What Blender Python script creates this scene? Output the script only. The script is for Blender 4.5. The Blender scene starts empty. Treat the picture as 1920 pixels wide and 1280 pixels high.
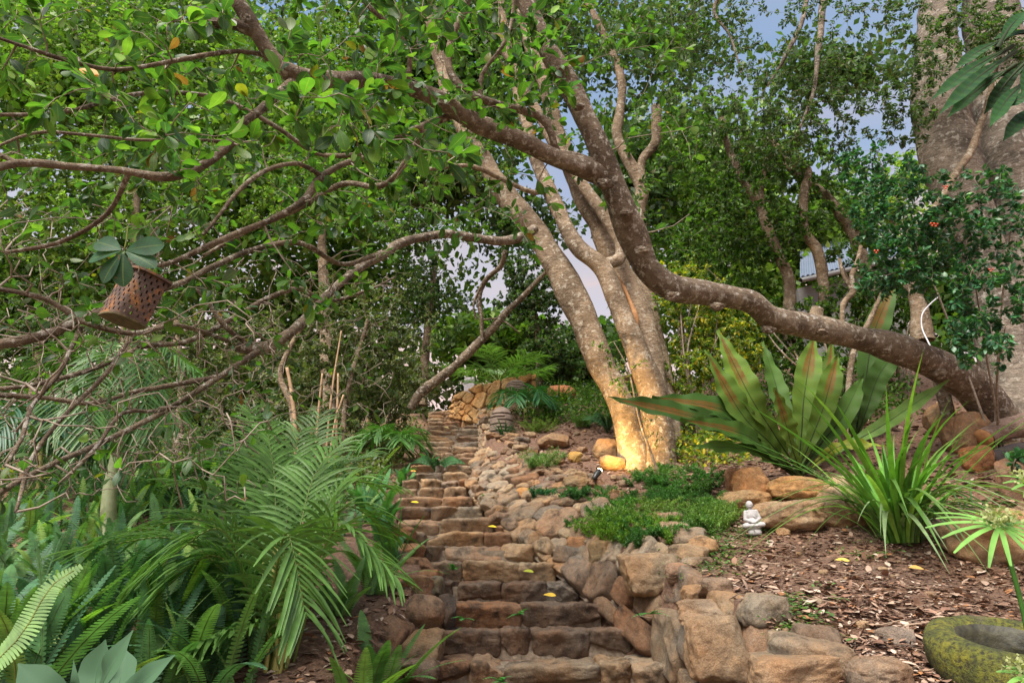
import bpy, bmesh, math
import numpy as np
from mathutils import Vector, Matrix

# ------------------------------------------------------------------ camera, sky, sun
SC = bpy.context.scene
COL = SC.collection
F = 1150.0                       # focal length in pixels of a 1920 wide frame
PITCH = math.radians(21)
cam_d = bpy.data.cameras.new('camera')
cam_d.lens = 36 * F / 1920
cam_d.clip_start = 0.02
cam_d.clip_end = 3000
cam = bpy.data.objects.new('camera', cam_d)
COL.objects.link(cam)
cam.location = (0, 0, 0)
cam.rotation_euler = (math.pi / 2 + PITCH, 0, 0)
SC.camera = cam

SUN_EL, SUN_AZ = 56.0, 208.0     # azimuth measured clockwise from +Y (view direction)
w = bpy.data.worlds.new('World')
SC.world = w
w.use_nodes = True
nt = w.node_tree
nt.nodes.clear()
N = nt.nodes.new
L = nt.links.new
wo = N('ShaderNodeOutputWorld')
sky = N('ShaderNodeTexSky')
sky.sky_type = 'NISHITA'
sky.sun_disc = False
sky.sun_elevation = math.radians(SUN_EL)
sky.sun_rotation = math.radians(SUN_AZ)
bg1 = N('ShaderNodeBackground'); bg1.inputs[1].default_value = 0.15
L(sky.outputs[0], bg1.inputs[0])
tc = N('ShaderNodeTexCoord')
sp = N('ShaderNodeSeparateXYZ'); L(tc.outputs['Generated'], sp.inputs[0])
ns = N('ShaderNodeTexNoise'); ns.inputs['Scale'].default_value = 2.2; ns.inputs['Detail'].default_value = 6
mpn = N('ShaderNodeMapping'); mpn.inputs['Scale'].default_value = (1, 1, 3.2)
L(tc.outputs['Generated'], mpn.inputs[0]); L(mpn.outputs[0], ns.inputs['Vector'])
ma = N('ShaderNodeMath'); ma.operation = 'MULTIPLY_ADD'; ma.inputs[1].default_value = 0.74; ma.inputs[2].default_value = -0.37
L(ns.outputs[0], ma.inputs[0])
ad = N('ShaderNodeMath'); ad.operation = 'ADD'; L(sp.outputs['Z'], ad.inputs[0]); L(ma.outputs[0], ad.inputs[1])
cr = N('ShaderNodeValToRGB')
el = cr.color_ramp.elements
el[0].position = 0.0; el[0].color = (0.75, 0.50, 0.30, 1)
el[1].position = 1.0; el[1].color = (0.24, 0.35, 0.52, 1)
for p_, c_ in ((0.33, (0.95, 0.50, 0.20, 1)), (0.41, (0.62, 0.46, 0.34, 1)), (0.50, (0.50, 0.44, 0.40, 1)), (0.60, (0.42, 0.38, 0.40, 1)), (0.68, (0.30, 0.35, 0.43, 1)), (0.82, (0.21, 0.30, 0.42, 1))):
    e_ = el.new(p_); e_.color = c_
L(ad.outputs[0], cr.inputs[0])
bg2 = N('ShaderNodeBackground'); bg2.inputs[1].default_value = 0.52
L(cr.outputs[0], bg2.inputs[0])
mx = N('ShaderNodeMixShader'); mx.inputs[0].default_value = 0.68
L(bg1.outputs[0], mx.inputs[1]); L(bg2.outputs[0], mx.inputs[2]); L(mx.outputs[0], wo.inputs[0])

sd = bpy.data.lights.new('sun', 'SUN')
sd.energy = 3.6
sd.angle = math.radians(34)
sd.color = (1.0, 0.93, 0.82)
sun = bpy.data.objects.new('sun', sd)
COL.objects.link(sun)
_a, _e = math.radians(SUN_AZ), math.radians(SUN_EL)
_to = Vector((math.sin(_a) * math.cos(_e), math.cos(_a) * math.cos(_e), math.sin(_e)))
sun.rotation_euler = (-_to).to_track_quat('-Z', 'Y').to_euler()

SC.view_settings.view_transform = 'Standard'
SC.view_settings.look = 'None'
SC.view_settings.gamma = 1
SC.view_settings.exposure = 1.32

# ------------------------------------------------------------------ helpers
rng = np.random.default_rng(11)
cp, spn = math.cos(PITCH), math.sin(PITCH)
UP = np.array([0, 0, 1.0])
def A(*v): return np.array(v, float)
def V(px, py, d):
    """point at forward distance d seen along a direction of the photograph"""
    cx, cy = (px - 960) / F, (640 - py) / F
    y, z = cp - cy * spn, spn + cy * cp
    s = d / y
    return A(cx * s, d, z * s)
def nrm(a): return a / (np.linalg.norm(a, axis=-1, keepdims=True) + 1e-12)
def rdir(n):
    return nrm(rng.normal(size=(n, 3)))
def _hash(ix, iy, iz):
    h = (ix * 374761393 + iy * 668265263 + iz * 2147483647 + 1013904223) & 0xffffffff
    h = ((h ^ (h >> 13)) * 1274126177) & 0xffffffff
    return ((h ^ (h >> 16)) & 0xffff) / 65535.0
def vnoise(p):
    p = np.asarray(p, float); i = np.floor(p).astype(np.int64); f = p - i; f = f * f * (3 - 2 * f)
    o = 0
    for dx in (0, 1):
        wx = f[..., 0] if dx else 1 - f[..., 0]
        for dy in (0, 1):
            wy = f[..., 1] if dy else 1 - f[..., 1]
            for dz in (0, 1):
                wz = f[..., 2] if dz else 1 - f[..., 2]
                o = o + _hash(i[..., 0] + dx, i[..., 1] + dy, i[..., 2] + dz) * wx * wy * wz
    return o * 2 - 1
def fbm(p, oct=4):
    o, a = 0, 1.0
    for k in range(oct):
        o = o + a * vnoise(p * 2 ** k + 17.3 * k); a *= 0.5
    return o
def smooth(x, a, b):
    t = np.clip((x - a) / (b - a), 0, 1); return t * t * (3 - 2 * t)

class MB:
    def __init__(s): s.v = []; s.c = []; s.u = []; s.f = []; s.n = 0
    def add(s, v, faces, col=(1, 1, 1), uv=None):
        v = np.asarray(v, float).reshape(-1, 3); k = len(v)
        c = np.broadcast_to(np.asarray(col, float), (k, 3)) if np.ndim(col) == 1 else np.asarray(col, float).reshape(-1, 3)
        s.v.append(v); s.c.append(c); s.u.append(np.zeros((k, 2)) if uv is None else np.asarray(uv, float).reshape(-1, 2))
        for f in (faces if isinstance(faces, list) else [faces]):
            s.f.append(np.asarray(f, np.int64) + s.n)
        s.n += k
    def build(s, name, mat, parent=None, smooth_=True, origin=None, link=True):
        me = bpy.data.meshes.new(name)
        if s.n:
            v = np.concatenate(s.v)
            if origin is not None: v = v - np.asarray(origin)
            loops = np.concatenate([f.ravel() for f in s.f])
            tot = np.concatenate([np.full(len(f), f.shape[1]) for f in s.f])
            me.vertices.add(len(v)); me.vertices.foreach_set('co', v.ravel().astype(np.float32))
            me.loops.add(len(loops)); me.loops.foreach_set('vertex_index', loops.astype(np.int32))
            me.polygons.add(len(tot))
            st = np.concatenate([[0], np.cumsum(tot)[:-1]])
            me.polygons.foreach_set('loop_start', st.astype(np.int32))
            me.polygons.foreach_set('loop_total', tot.astype(np.int32))
            me.polygons.foreach_set('use_smooth', np.full(len(tot), smooth_, bool))
            me.update(calc_edges=True)
            at = me.attributes.new('col', 'FLOAT_COLOR', 'POINT')
            cc = np.ones((len(v), 4), np.float32); cc[:, :3] = np.concatenate(s.c)
            at.data.foreach_set('color', cc.ravel())
            au = me.attributes.new('luv', 'FLOAT2', 'POINT')
            au.data.foreach_set('vector', np.concatenate(s.u).astype(np.float32).ravel())
        if mat: me.materials.append(mat)
        o = bpy.data.objects.new(name, me)
        if origin is not None: o.location = origin
        if link: COL.objects.link(o)
        if parent is not None:
            o.parent = parent
            if origin is not None: o.location = Vector(origin) - parent.location
            else: o.location = -parent.location
        return o
def tag(o, label=None, cat=None, group=None, kind=None):
    if label: o['label'] = label
    if cat: o['category'] = cat
    if group: o['group'] = group
    if kind: o['kind'] = kind
    return o
def thing(name, label, cat, loc=(0, 0, 0), group=None, kind=None):
    o = bpy.data.objects.new(name, None); COL.objects.link(o)
    o.location = [float(q) for q in loc]; o.empty_display_size = 0.1
    return tag(o, label, cat, group, kind)

def subp(o, p):
    o.parent = p; o.location = (0, 0, 0); return o
# templates: verts, faces, uv
def leaf_template(rows, curve=0.18, fold=0.12):
    v = []; u = []; f = []
    for i, (x, wd) in enumerate(rows):
        z = -curve * x * x
        for s in (-1, 0, 1):
            v.append((x, s * wd, z + (fold * wd if s else 0))); u.append((x, s))
    for i in range(len(rows) - 1):
        a = i * 3
        f += [(a, a + 3, a + 4, a + 1), (a + 1, a + 4, a + 5, a + 2)]
    return np.array(v, float), np.array(f), np.array(u, float)
OBOV = leaf_template([(0, .02), (.12, .10), (.3, .21), (.5, .29), (.68, .31), (.84, .25), (.94, .14), (1, .03)])
OBOV2 = leaf_template([(0, .02), (.15, .09), (.35, .2), (.55, .27), (.72, .27), (.88, .19), (.96, .1), (1, .03)], -.12, .3)
OBOV3 = leaf_template([(0, .02), (.12, .08), (.3, .17), (.5, .22), (.68, .22), (.84, .15), (.94, .08), (1, .02)], .42, .2)
OVAL = leaf_template([(0, .02), (.25, .2), (.55, .25), (.82, .15), (1, .02)])
LANC = leaf_template([(0, .02), (.2, .09), (.5, .12), (.8, .08), (1, .01)], .3)
KITE = (np.array([(0, 0, 0), (.45, .33, .05), (1, 0, -.05), (.45, -.33, .05)], float), np.array([(0, 1, 2, 3)]), np.array([(0, 0), (.5, .8), (1, 0), (.5, -.8)], float))
def inst(mb, T, P, X, Nn, S, col, W=None):
    tv, tf, tu = T
    k = len(P)
    if k == 0: return
    X = nrm(X); Y = nrm(np.cross(Nn, X)); Z = np.cross(X, Y)
    S = np.broadcast_to(S, (k,)); W = S if W is None else W * S
    v = P[:, None] + X[:, None] * (tv[None, :, :1] * S[:, None, None]) + Y[:, None] * (tv[None, :, 1:2] * W[:, None, None]) + Z[:, None] * (tv[None, :, 2:] * S[:, None, None])
    n = len(tv)
    f = tf[None] + (np.arange(k) * n)[:, None, None]
    mb.add(v, f.reshape(-1, tf.shape[1]), np.repeat(col, n, axis=0), np.tile(tu, (k, 1)))
def ribbons(mb, P, D, Nn, Ln, W, droop, col, seg=4, prof=None, fold=0.15, curl=None):
    """k curved blades at once"""
    P = np.atleast_2d(P).astype(float); k = max(len(P), len(np.atleast_2d(D)), len(np.atleast_1d(Ln))); P = np.broadcast_to(P, (k, 3))
    D = nrm(np.broadcast_to(D, (k, 3)).astype(float)); Nn = np.broadcast_to(Nn, (k, 3)).astype(float)
    Ln = np.broadcast_to(Ln, (k,)).astype(float); W = np.broadcast_to(W, (k,)).astype(float); droop = np.broadcast_to(droop, (k,)).astype(float)
    t = np.linspace(0, 1, seg + 1)
    pf = (np.sin(np.pi * (0.08 + 0.9 * t)) ** .7 if prof is None else prof(t))
    cen = P[:, None] + D[:, None] * (Ln[:, None] * t)[..., None] - UP * (droop * Ln)[:, None, None] * (t ** 2)[None, :, None]
    if curl is not None: cen = cen + curl[:, None] * (Ln[:, None] * t ** 2)[..., None]
    tg = nrm(D[:, None] * np.ones_like(cen) - UP * (2 * droop)[:, None, None] * t[None, :, None])
    sd_ = nrm(np.cross(tg, Nn[:, None]))
    nn = np.cross(sd_, tg)
    ww = (W[:, None] * pf * .5)[..., None]
    v = np.stack([cen + sd_ * ww + nn * ww * fold * 2, cen, cen - sd_ * ww + nn * ww * fold * 2], 2)
    m = (seg + 1) * 3
    f = []
    for i in range(seg):
        a = i * 3
        f += [(a, a + 3, a + 4, a + 1), (a + 1, a + 4, a + 5, a + 2)]
    f = np.array(f)[None] + (np.arange(k) * m)[:, None, None]
    uv = np.stack(np.meshgrid(t, [-1, 0, 1], indexing='ij'), -1).reshape(-1, 2)
    col = np.broadcast_to(col, (k, 3))
    mb.add(v, f.reshape(-1, 4), np.repeat(col, m, axis=0), np.tile(uv, (k, 1)))
def catmull(P, step):
    P = np.asarray(P, float)
    Q = np.vstack([2 * P[0] - P[1], P, 2 * P[-1] - P[-2]])
    out = []
    for i in range(1, len(Q) - 2):
        n = max(1, int(np.linalg.norm(Q[i + 1, :3] - Q[i, :3]) / step))
        t = (np.arange(n) / n)[:, None]
        a, b, c, d = Q[i - 1], Q[i], Q[i + 1], Q[i + 2]
        out.append(.5 * (2 * b + (c - a) * t + (2 * a - 5 * b + 4 * c - d) * t ** 2 + (3 * b - a - 3 * c + d) * t ** 3))
    out.append(P[-1:])
    return np.concatenate(out)
def tube(mb, P, R, sides=6, col=(1, 1, 1), rough=0.0, cap=True, seed=0.0, elong=1):
    P = np.asarray(P, float); R = np.broadcast_to(R, (len(P),)).astype(float)
    n = len(P)
    T = np.gradient(P, axis=0); T = nrm(T)
    u = np.cross(T[0], UP if abs(T[0][2]) < .9 else A(1, 0, 0)); u /= np.linalg.norm(u)
    U = np.empty_like(P)
    for i in range(n):
        u = u - T[i] * (u @ T[i]); u = u / (np.linalg.norm(u) + 1e-9); U[i] = u
    Wv = np.cross(T, U)
    a = np.arange(sides) / sides * 2 * np.pi
    dr = U[:, None] * np.cos(a)[None, :, None] + Wv[:, None] * np.sin(a)[None, :, None]
    v = P[:, None] + dr * R[:, None, None]
    if rough:
        q = v * (1.6 / max(R.max(), .02)) * .35 + seed
        d = fbm(q, 3) * rough + vnoise(q * .35 + 9) * rough * .8
        v = v + dr * (d * R[:, None])[..., None]
    i = np.arange(n - 1)[:, None] * sides; j = np.arange(sides)[None]; j2 = (j + 1) % sides
    f = np.stack([i + j, i + j2, i + sides + j2, i + sides + j], -1).reshape(-1, 4)
    fs = [f]; v = v.reshape(-1, 3)
    if cap:
        v = np.vstack([v, P[-1:]]); b = (n - 1) * sides
        fs.append(np.array([(b + q, b + (q + 1) % sides, n * sides) for q in range(sides)]))
    mb.add(v, fs, col)

# ------------------------------------------------------------------ materials
def mat(name): 
    m = bpy.data.materials.new(name); m.use_nodes = True; m.node_tree.nodes.clear(); return m
class NB:
    def __init__(s, m): s.t = m.node_tree
    def n(s, typ, **kw):
        x = s.t.nodes.new(typ)
        for k, v in kw.items():
            if k.startswith('i_'):
                key = k[2:]; key = int(key) if key.isdigit() else key.replace('_', ' ')
                x.inputs[key].default_value = v
            else: setattr(x, k, v)
        return x
    def l(s, a, b): s.t.links.new(a, b)
    def noise(s, scale, detail=4, coord=None, rough=.6, stretch=None):
        x = s.n('ShaderNodeTexNoise'); x.inputs['Scale'].default_value = scale; x.inputs['Detail'].default_value = detail; x.inputs['Roughness'].default_value = rough
        if coord is not None:
            if stretch:
                mp = s.n('ShaderNodeMapping'); mp.inputs['Scale'].default_value = stretch; s.l(coord, mp.inputs[0]); coord = mp.outputs[0]
            s.l(coord, x.inputs['Vector'])
        return x.outputs['Fac']
    def ramp(s, fac, stops):
        x = s.n('ShaderNodeValToRGB'); e = x.color_ramp.elements
        e[0].position = stops[0][0]; e[0].color = (*stops[0][1], 1); e[1].position = stops[-1][0]; e[1].color = (*stops[-1][1], 1)
        for p, c in stops[1:-1]: q = e.new(p); q.color = (*c, 1)
        s.l(fac, x.inputs[0]); return x.outputs[0]
    def mix(s, fac, a, b, mode='MIX'):
        x = s.n('ShaderNodeMix', data_type='RGBA', blend_type=mode)
        for sock, val in ((x.inputs[0], fac), (x.inputs[6], a), (x.inputs[7], b)):
            if hasattr(val, 'links') or hasattr(val, 'is_linked'): s.l(val, sock)
            elif isinstance(val, (int, float)): sock.default_value = val
            else: sock.default_value = (*val, 1)
        return x.outputs[2]
    def bump(s, h, strength=.5, dist=.02, nin=None):
        x = s.n('ShaderNodeBump'); x.inputs['Strength'].default_value = strength; x.inputs['Distance'].default_value = dist
        s.l(h, x.inputs['Height'])
        if nin is not None: s.l(nin, x.inputs['Normal'])
        return x.outputs[0]
    def out(s, sh): o = s.n('ShaderNodeOutputMaterial'); s.l(sh, o.inputs[0])
    def attr(s, nm='col'): x = s.n('ShaderNodeAttribute', attribute_name=nm); return x
    def pos(s): return s.n('ShaderNodeNewGeometry').outputs['Position']
    def obj(s): return s.n('ShaderNodeTexCoord').outputs['Object']
B3 = lambda v: (v, v, v)

def leaf_mat(name, trans=.4, rough=.42, vein=0.0, spots=0.0, boost=1.0, spec=.4):
    m = mat(name); b = NB(m)
    c = b.attr().outputs['Color']
    p = b.pos()
    nz = b.noise(14, 3, p)
    c = b.mix(1.0, c, b.ramp(nz, [(.3, B3(.72)), (.7, B3(1.3))]), 'MULTIPLY')
    if vein:
        uv = b.attr('luv'); sx = b.n('ShaderNodeSeparateXYZ'); b.l(uv.outputs['Vector'], sx.inputs[0])
        ab = b.n('ShaderNodeMath', operation='ABSOLUTE'); b.l(sx.outputs[1], ab.inputs[0])
        r = b.ramp(ab.outputs[0], [(0, B3(1)), (.09, B3(0))])
        # side veins: lines slanting away from the midrib
        m1 = b.n('ShaderNodeMath', operation='MULTIPLY_ADD', i_1=-.16); b.l(ab.outputs[0], m1.inputs[0]); b.l(sx.outputs[0], m1.inputs[2])
        m2 = b.n('ShaderNodeMath', operation='MULTIPLY', i_1=10.0); b.l(m1.outputs[0], m2.inputs[0])
        m3 = b.n('ShaderNodeMath', operation='FRACT'); b.l(m2.outputs[0], m3.inputs[0])
        r2 = b.ramp(m3.outputs[0], [(0, B3(.5)), (.1, B3(0)), (1, B3(0))])
        rr = b.mix(1.0, r, r2, 'ADD')
        f = b.n('ShaderNodeMath', operation='MULTIPLY', i_1=vein); b.l(rr, f.inputs[0])
        c = b.mix(f.outputs[0], c, (.30, .38, .10))
    if spots:
        s = b.noise(38, 3, p); sr = b.ramp(s, [(.66, B3(0)), (.72, B3(spots))])
        c = b.mix(sr, c, (.16, .09, .03))
    pr = b.n('ShaderNodeBsdfPrincipled'); b.l(c, pr.inputs['Base Color']); pr.inputs['Roughness'].default_value = rough
    pr.inputs['Specular IOR Level'].default_value = spec
    tr = b.n('ShaderNodeBsdfTranslucent')
    tcol = b.mix(1.0, c, (1.25 * boost, 1.5 * boost, .55 * boost), 'MULTIPLY'); b.l(tcol, tr.inputs[0])
    mxs = b.n('ShaderNodeMixShader', i_0=trans); b.l(pr.outputs[0], mxs.inputs[1]); b.l(tr.outputs[0], mxs.inputs[2])
    b.out(mxs.outputs[0]); return m

def stone_mat(name, moss=0.0, dark=.5, lichen=.5):
    m = mat(name); b = NB(m); p = b.pos()
    base = b.attr().outputs['Color']
    n1 = b.noise(3.2, 6, p); n2 = b.noise(17, 8, p, .7); n3 = b.noise(70, 5, p, .75); n7 = b.noise(230, 4, p, .8); n4 = b.noise(6, 5, p, .65)
    c = b.mix(b.ramp(n1, [(.35, B3(0)), (.65, B3(.7))]), base, b.mix(1, base, (1.25, .85, .55), 'MULTIPLY'))
    c = b.mix(1, c, b.ramp(n2, [(.2, (.45, .42, .40)), (.5, (.95, .95, .95)), (.75, (1.4, 1.32, 1.2))]), 'MULTIPLY')
    c = b.mix(b.ramp(n4, [(.52, B3(0)), (.66, B3(dark))]), c, (.035, .027, .022))
    c = b.mix(b.ramp(n3, [(.58, B3(0)), (.68, B3(lichen))]), c, (.42, .38, .32))
    c = b.mix(1, c, b.ramp(n7, [(.3, B3(.55)), (.5, B3(1.0)), (.7, B3(1.35))]), 'MULTIPLY')
    if moss: c = b.mix(b.ramp(b.noise(5, 6, p, .7), [(.45, B3(0)), (.62, B3(moss))]), c, (.09, .12, .02))
    h = b.mix(.35, n2, n3)
    bm = b.bump(h, 1.0, .045)
    bm = b.bump(b.noise(120, 5, p, .75), .8, .012, bm)
    pr = b.n('ShaderNodeBsdfPrincipled'); b.l(c, pr.inputs['Base Color']); pr.inputs['Roughness'].default_value = .88
    pr.inputs['Specular IOR Level'].default_value = .25
    b.l(bm, pr.inputs['Normal']); b.out(pr.outputs[0]); return m

def bark_mat(name, c0, c1, lichen=(.50, .47, .42), lam=.6, ringy=0.6, scale=1.0):
    m = mat(name); b = NB(m); p = b.pos()
    n1 = b.noise(3.5 * scale, 7, p, .7); n2 = b.noise(13 * scale, 7, p, .72); n3 = b.noise(1.9 * scale, 5, p, .6)
    n5 = b.noise(9 * scale, 5, p, .65, (1, 1, 2.6)); n6 = b.noise(60 * scale, 4, p, .7)
    c = b.ramp(n1, [(.32, c0), (.5, tuple((x + y) / 2 for x, y in zip(c0, c1))), (.66, c1)])
    c = b.mix(b.ramp(n3, [(.45, B3(0)), (.62, B3(.62))]), c, tuple(q * .38 for q in c0))
    c = b.mix(1, c, b.ramp(n5, [(.3, B3(.6)), (.5, B3(1.0)), (.7, B3(1.2))]), 'MULTIPLY')
    c = b.mix(1, c, b.ramp(n6, [(.3, B3(.72)), (.7, B3(1.25))]), 'MULTIPLY')
    c = b.mix(b.ramp(n2, [(.54, B3(0)), (.60, B3(lam))]), c, lichen)
    pr = b.n('ShaderNodeBsdfPrincipled'); b.l(c, pr.inputs['Base Color']); pr.inputs['Roughness'].default_value = .88
    pr.inputs['Specular IOR Level'].default_value = .15
    bm = b.bump(n5, min(1, ringy * 1.4), .05); bm = b.bump(n2, .9, .03, bm); bm = b.bump(n6, .8, .010, bm); b.l(bm, pr.inputs['Normal']); b.out(pr.outputs[0]); return m

def simple_mat(name, stops, scale=8, rough=.7, bump=.3, bdist=.01, metallic=0, use_attr=False, detail=6):
    m = mat(name); b = NB(m); p = b.pos(); n = b.noise(scale, detail, p, .65)
    c = b.ramp(n, stops)
    if use_attr: c = b.mix(1, b.attr().outputs['Color'], c, 'MULTIPLY')
    pr = b.n('ShaderNodeBsdfPrincipled'); b.l(c, pr.inputs['Base Color']); pr.inputs['Roughness'].default_value = rough; pr.inputs['Metallic'].default_value = metallic
    if bump: b.l(b.bump(n, bump, bdist), pr.inputs['Normal'])
    b.out(pr.outputs[0]); return m

M = {}
M['leaf_big'] = leaf_mat('glossy_leaf', .50, .45, vein=.4, spots=.9, boost=1.1)
M['leaf'] = leaf_mat('leaf', .42, .5)
M['leaf_shiny'] = leaf_mat('shiny_leaf', .25, .35)
M['frond'] = leaf_mat('frond', .3, .42)
M['fern'] = leaf_mat('fern_frond', .35, .6)
M['dry'] = simple_mat('dry_leaf', [(.3, B3(.6)), (.7, B3(1.25))], 30, .8, .3, .005, use_attr=True)
M['stone'] = stone_mat('garden_stone', dark=.75, lichen=.45)
M['stone_clean'] = stone_mat('sandstone', dark=.3, lichen=.4)
M['stone_moss'] = stone_mat('mossy_stone', moss=.75, dark=.6, lichen=.2)
M['bark'] = bark_mat('pale_bark', (.19, .135, .09), (.36, .27, .185), lichen=(.50, .45, .37), lam=.6)
M['bark_dark'] = bark_mat('lichen_bark', (.16, .115, .085), (.32, .25, .18), lichen=(.52, .48, .42), lam=.85, scale=1.5)
M['bark_big'] = bark_mat('big_tree_bark', (.15, .125, .10), (.30, .245, .195), lichen=(.44, .41, .36), lam=.6, ringy=1.0, scale=.9)
M['bark_cut'] = simple_mat('cut_wood', [(.3, (.30, .13, .05)), (.7, (.48, .25, .10))], 20)
M['twig'] = simple_mat('twig_bark', [(.3, (.12, .085, .062)), (.7, (.36, .30, .24))], 25, .8)
M['tan_stem'] = simple_mat('tan_stem', [(.3, (.26, .15, .08)), (.7, (.40, .27, .16))], 12)
M['cane'] = simple_mat('cane', [(.3, (.22, .22, .05)), (.7, (.38, .36, .11))], 9, .5)

# ground
def ground_mat():
    m = mat('mulch'); b = NB(m); p = b.pos()
    n1 = b.noise(1.3, 5, p); n2 = b.noise(30, 8, p, .75); n3 = b.noise(90, 5, p, .7)
    c = b.ramp(n2, [(.3, (.05, .028, .018)), (.5, (.17, .095, .064)), (.68, (.32, .21, .15))])
    c = b.mix(b.ramp(n1, [(.4, B3(0)), (.65, B3(.55))]), c, b.mix(1, c, (1.2, 1.05, .8), 'MULTIPLY'))
    c = b.mix(b.ramp(n3, [(.6, B3(0)), (.68, B3(.6))]), c, (.34, .24, .17))
    pr = b.n('ShaderNodeBsdfPrincipled'); b.l(c, pr.inputs['Base Color']); pr.inputs['Roughness'].default_value = .95
    bm = b.bump(n2, 1.0, .03); bm = b.bump(n3, .8, .012, bm); b.l(bm, pr.inputs['Normal']); b.out(pr.outputs[0]); return m
M['ground'] = ground_mat()

# ------------------------------------------------------------------ terrain
D0, Z0, TR, RI = 4.45, -.507, .36, .159
SL = RI / TR
def S(d):
    d = np.asarray(d, float)
    a = Z0 + (d - D0) * SL
    a = np.maximum(a, -1.55)
    top = 3.45
    far = top + .22 * (np.minimum(d, 22) - 13.45) - .05 * np.maximum(d - 26, 0)
    return np.where(d > 13.45, np.maximum(far, 1.0), a)
KX = np.array([-6, -3, 0, 1, 2, 3, 4, 5, 6, 7, 8, 9, 10, 12, 15, 20, 25, 40], float)
XL = np.array([-.8, -.8, -.72, -.50, -.6, -.6, -.77, -.9, -1.12, -1.22, -1.3, -1.38, -1.44, -1.46, -1.52, -1.60, -1.85, -2.6])
XR = np.array([1.1, 1.05, .97, .76, .62, .47, .31, .12, -.09, -.30, -.42, -.56, -.66, -.66, -.64, -.60, -1.10, -1.5])
def kd(d): return (np.asarray(d, float) - D0) / TR
def xl(d): return np.interp(kd(d), KX, XL)
def xr(d): return np.interp(kd(d), KX, XR)
RP = [(1560, 1250, 2.6), (1380, 1150, 3.4), (1250, 1052, 5.0), (1130, 1005, 6.0), (1860, 1235, 2.75), (1410, 1005, 5.3), (1860, 1062, 4.3), (1650, 1005, 4.9),
      (1440, 945, 6.0), (1500, 872, 6.6), (1210, 885, 8), (1330, 885, 7.5), (1120, 925, 7.3), (1040, 905, 8), (1130, 850, 9), (1100, 765, 11), (1000, 735, 13),
      (1600, 730, 9), (1760, 710, 9.5), (1880, 775, 7.2), (1900, 905, 5.5), (1750, 855, 6.5), (1500, 770, 8.2), (1300, 800, 9), (1250, 720, 11), (960, 850, 9.5), (960, 800, 11), (1900, 1280, 2.4), (2300, 1000, 5)]
LP = [(0, 1290, 3.0), (150, 1160, 4), (400, 1275, 3.6), (600, 1262, 4), (200, 985, 7), (500, 955, 8), (50, 905, 9.5), (700, 1165, 5.0), (720, 930, 8), (700, 855, 10),
      (600, 850, 11), (300, 850, 12), (780, 775, 14), (250, 1100, 5.2), (-300, 1100, 4), (-200, 1250, 2.5)]
def _res(L_):
    q = np.array([V(*a) for a in L_]); return q[:, 0], q[:, 1], q[:, 2] - S(q[:, 1])
RR, LL = _res(RP), _res(LP)
def side_h(x, y, R_):
    X, Y, Z = R_
    s = .8 + .06 * y
    w = np.exp(-((x[..., None] - X) ** 2 + (y[..., None] - Y) ** 2) / (2 * s[..., None] ** 2))
    return S(y) + (w * Z).sum(-1) / (w.sum(-1) + 1e-3)
def ground_h(x, y, rough=True):
    x = np.asarray(x, float); y = np.asarray(y, float)
    l, r = xl(y), xr(y)
    zr, zl = side_h(x, y, RR), side_h(x, y, LL)
    zs = S(y) - .22
    topx = np.maximum(np.interp(y, TOPY, TOPX) - .12, r + .14)
    a = smooth(x, r + .05, topx)
    b_ = smooth(-x, -l, -l + .18)
    z = zs + (zr - zs) * a + (zl - zs) * b_
    if rough:
        p = np.stack([x, y, 0 * x], -1)
        n = fbm(p * 1.7, 3) * .05 + fbm(p * 9, 3) * .014
        z = z + n * np.clip(np.maximum(a, b_), 0, 1)
    return z
TOPY = np.array([0, 2.0, 2.6, 3.4, 4.4, 5.0, 6, 7, 8, 9, 10, 11, 12, 13, 40], float)
TOPX = np.array([1.6, 1.35, 1.25, 1.22, 1.24, 1.2, 1.05, .85, .35, .0, -.3, -.45, -.6, -.9, -1.2])
_gx0, _gs = -12.0, .06
_GX, _GY = np.meshgrid(np.arange(_gx0, 12, _gs), np.arange(0, 23, _gs), indexing='ij')
_GZ = ground_h(_GX, _GY)
def ghf(x, y):
    u = np.clip((np.asarray(x) - _gx0) / _gs, 0, _GZ.shape[0] - 1.001); v = np.clip(np.asarray(y) / _gs, 0, _GZ.shape[1] - 1.001)
    i = u.astype(int); j = v.astype(int); a = u - i; b = v - j
    return _GZ[i, j] * (1 - a) * (1 - b) + _GZ[i + 1, j] * a * (1 - b) + _GZ[i, j + 1] * (1 - a) * b + _GZ[i + 1, j + 1] * a * b
def gh(x, y): return float(ground_h(np.array([x]), np.array([y]))[0])
def G(px, py, lo=1.5, hi=22):
    """where the view direction meets the ground"""
    ds = np.arange(lo, hi, .03)
    c = V(px, py, 1.0)[None] * ds[:, None]
    h = ghf(c[:, 0], c[:, 1])
    i = np.where(c[:, 2] <= h)[0]
    i = i[0] if len(i) else len(ds) - 1
    return A(c[i, 0], c[i, 1], h[i])
def Gd(px, d):
    """ground below column px at distance d"""
    x = V(px, 900, d)[0]
    for _ in range(4):
        z = gh(x, d); zc = d * cp + z * spn; x = (px - 960) / F * zc
    return A(x, d, gh(x, d))

ax = np.concatenate([-np.geomspace(400, 9, 22), np.arange(-8.6, 8.6, .075), np.geomspace(9, 400, 22)])
ay = np.concatenate([[-300, -120, -50, -20, -8, -3, -1], np.arange(0, 15, .075), np.geomspace(15.2, 900, 34)])
gx, gy = np.meshgrid(ax, ay, indexing='ij')
gz = ground_h(gx, gy)
mb = MB()
nx, ny = gx.shape
ii = (np.arange(nx - 1)[:, None] * ny + np.arange(ny - 1)[None]).ravel()
mb.add(np.stack([gx, gy, gz], -1), np.stack([ii, ii + ny, ii + ny + 1, ii + 1], -1))
tag(mb.build('ground', M['ground']), kind='structure')

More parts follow.
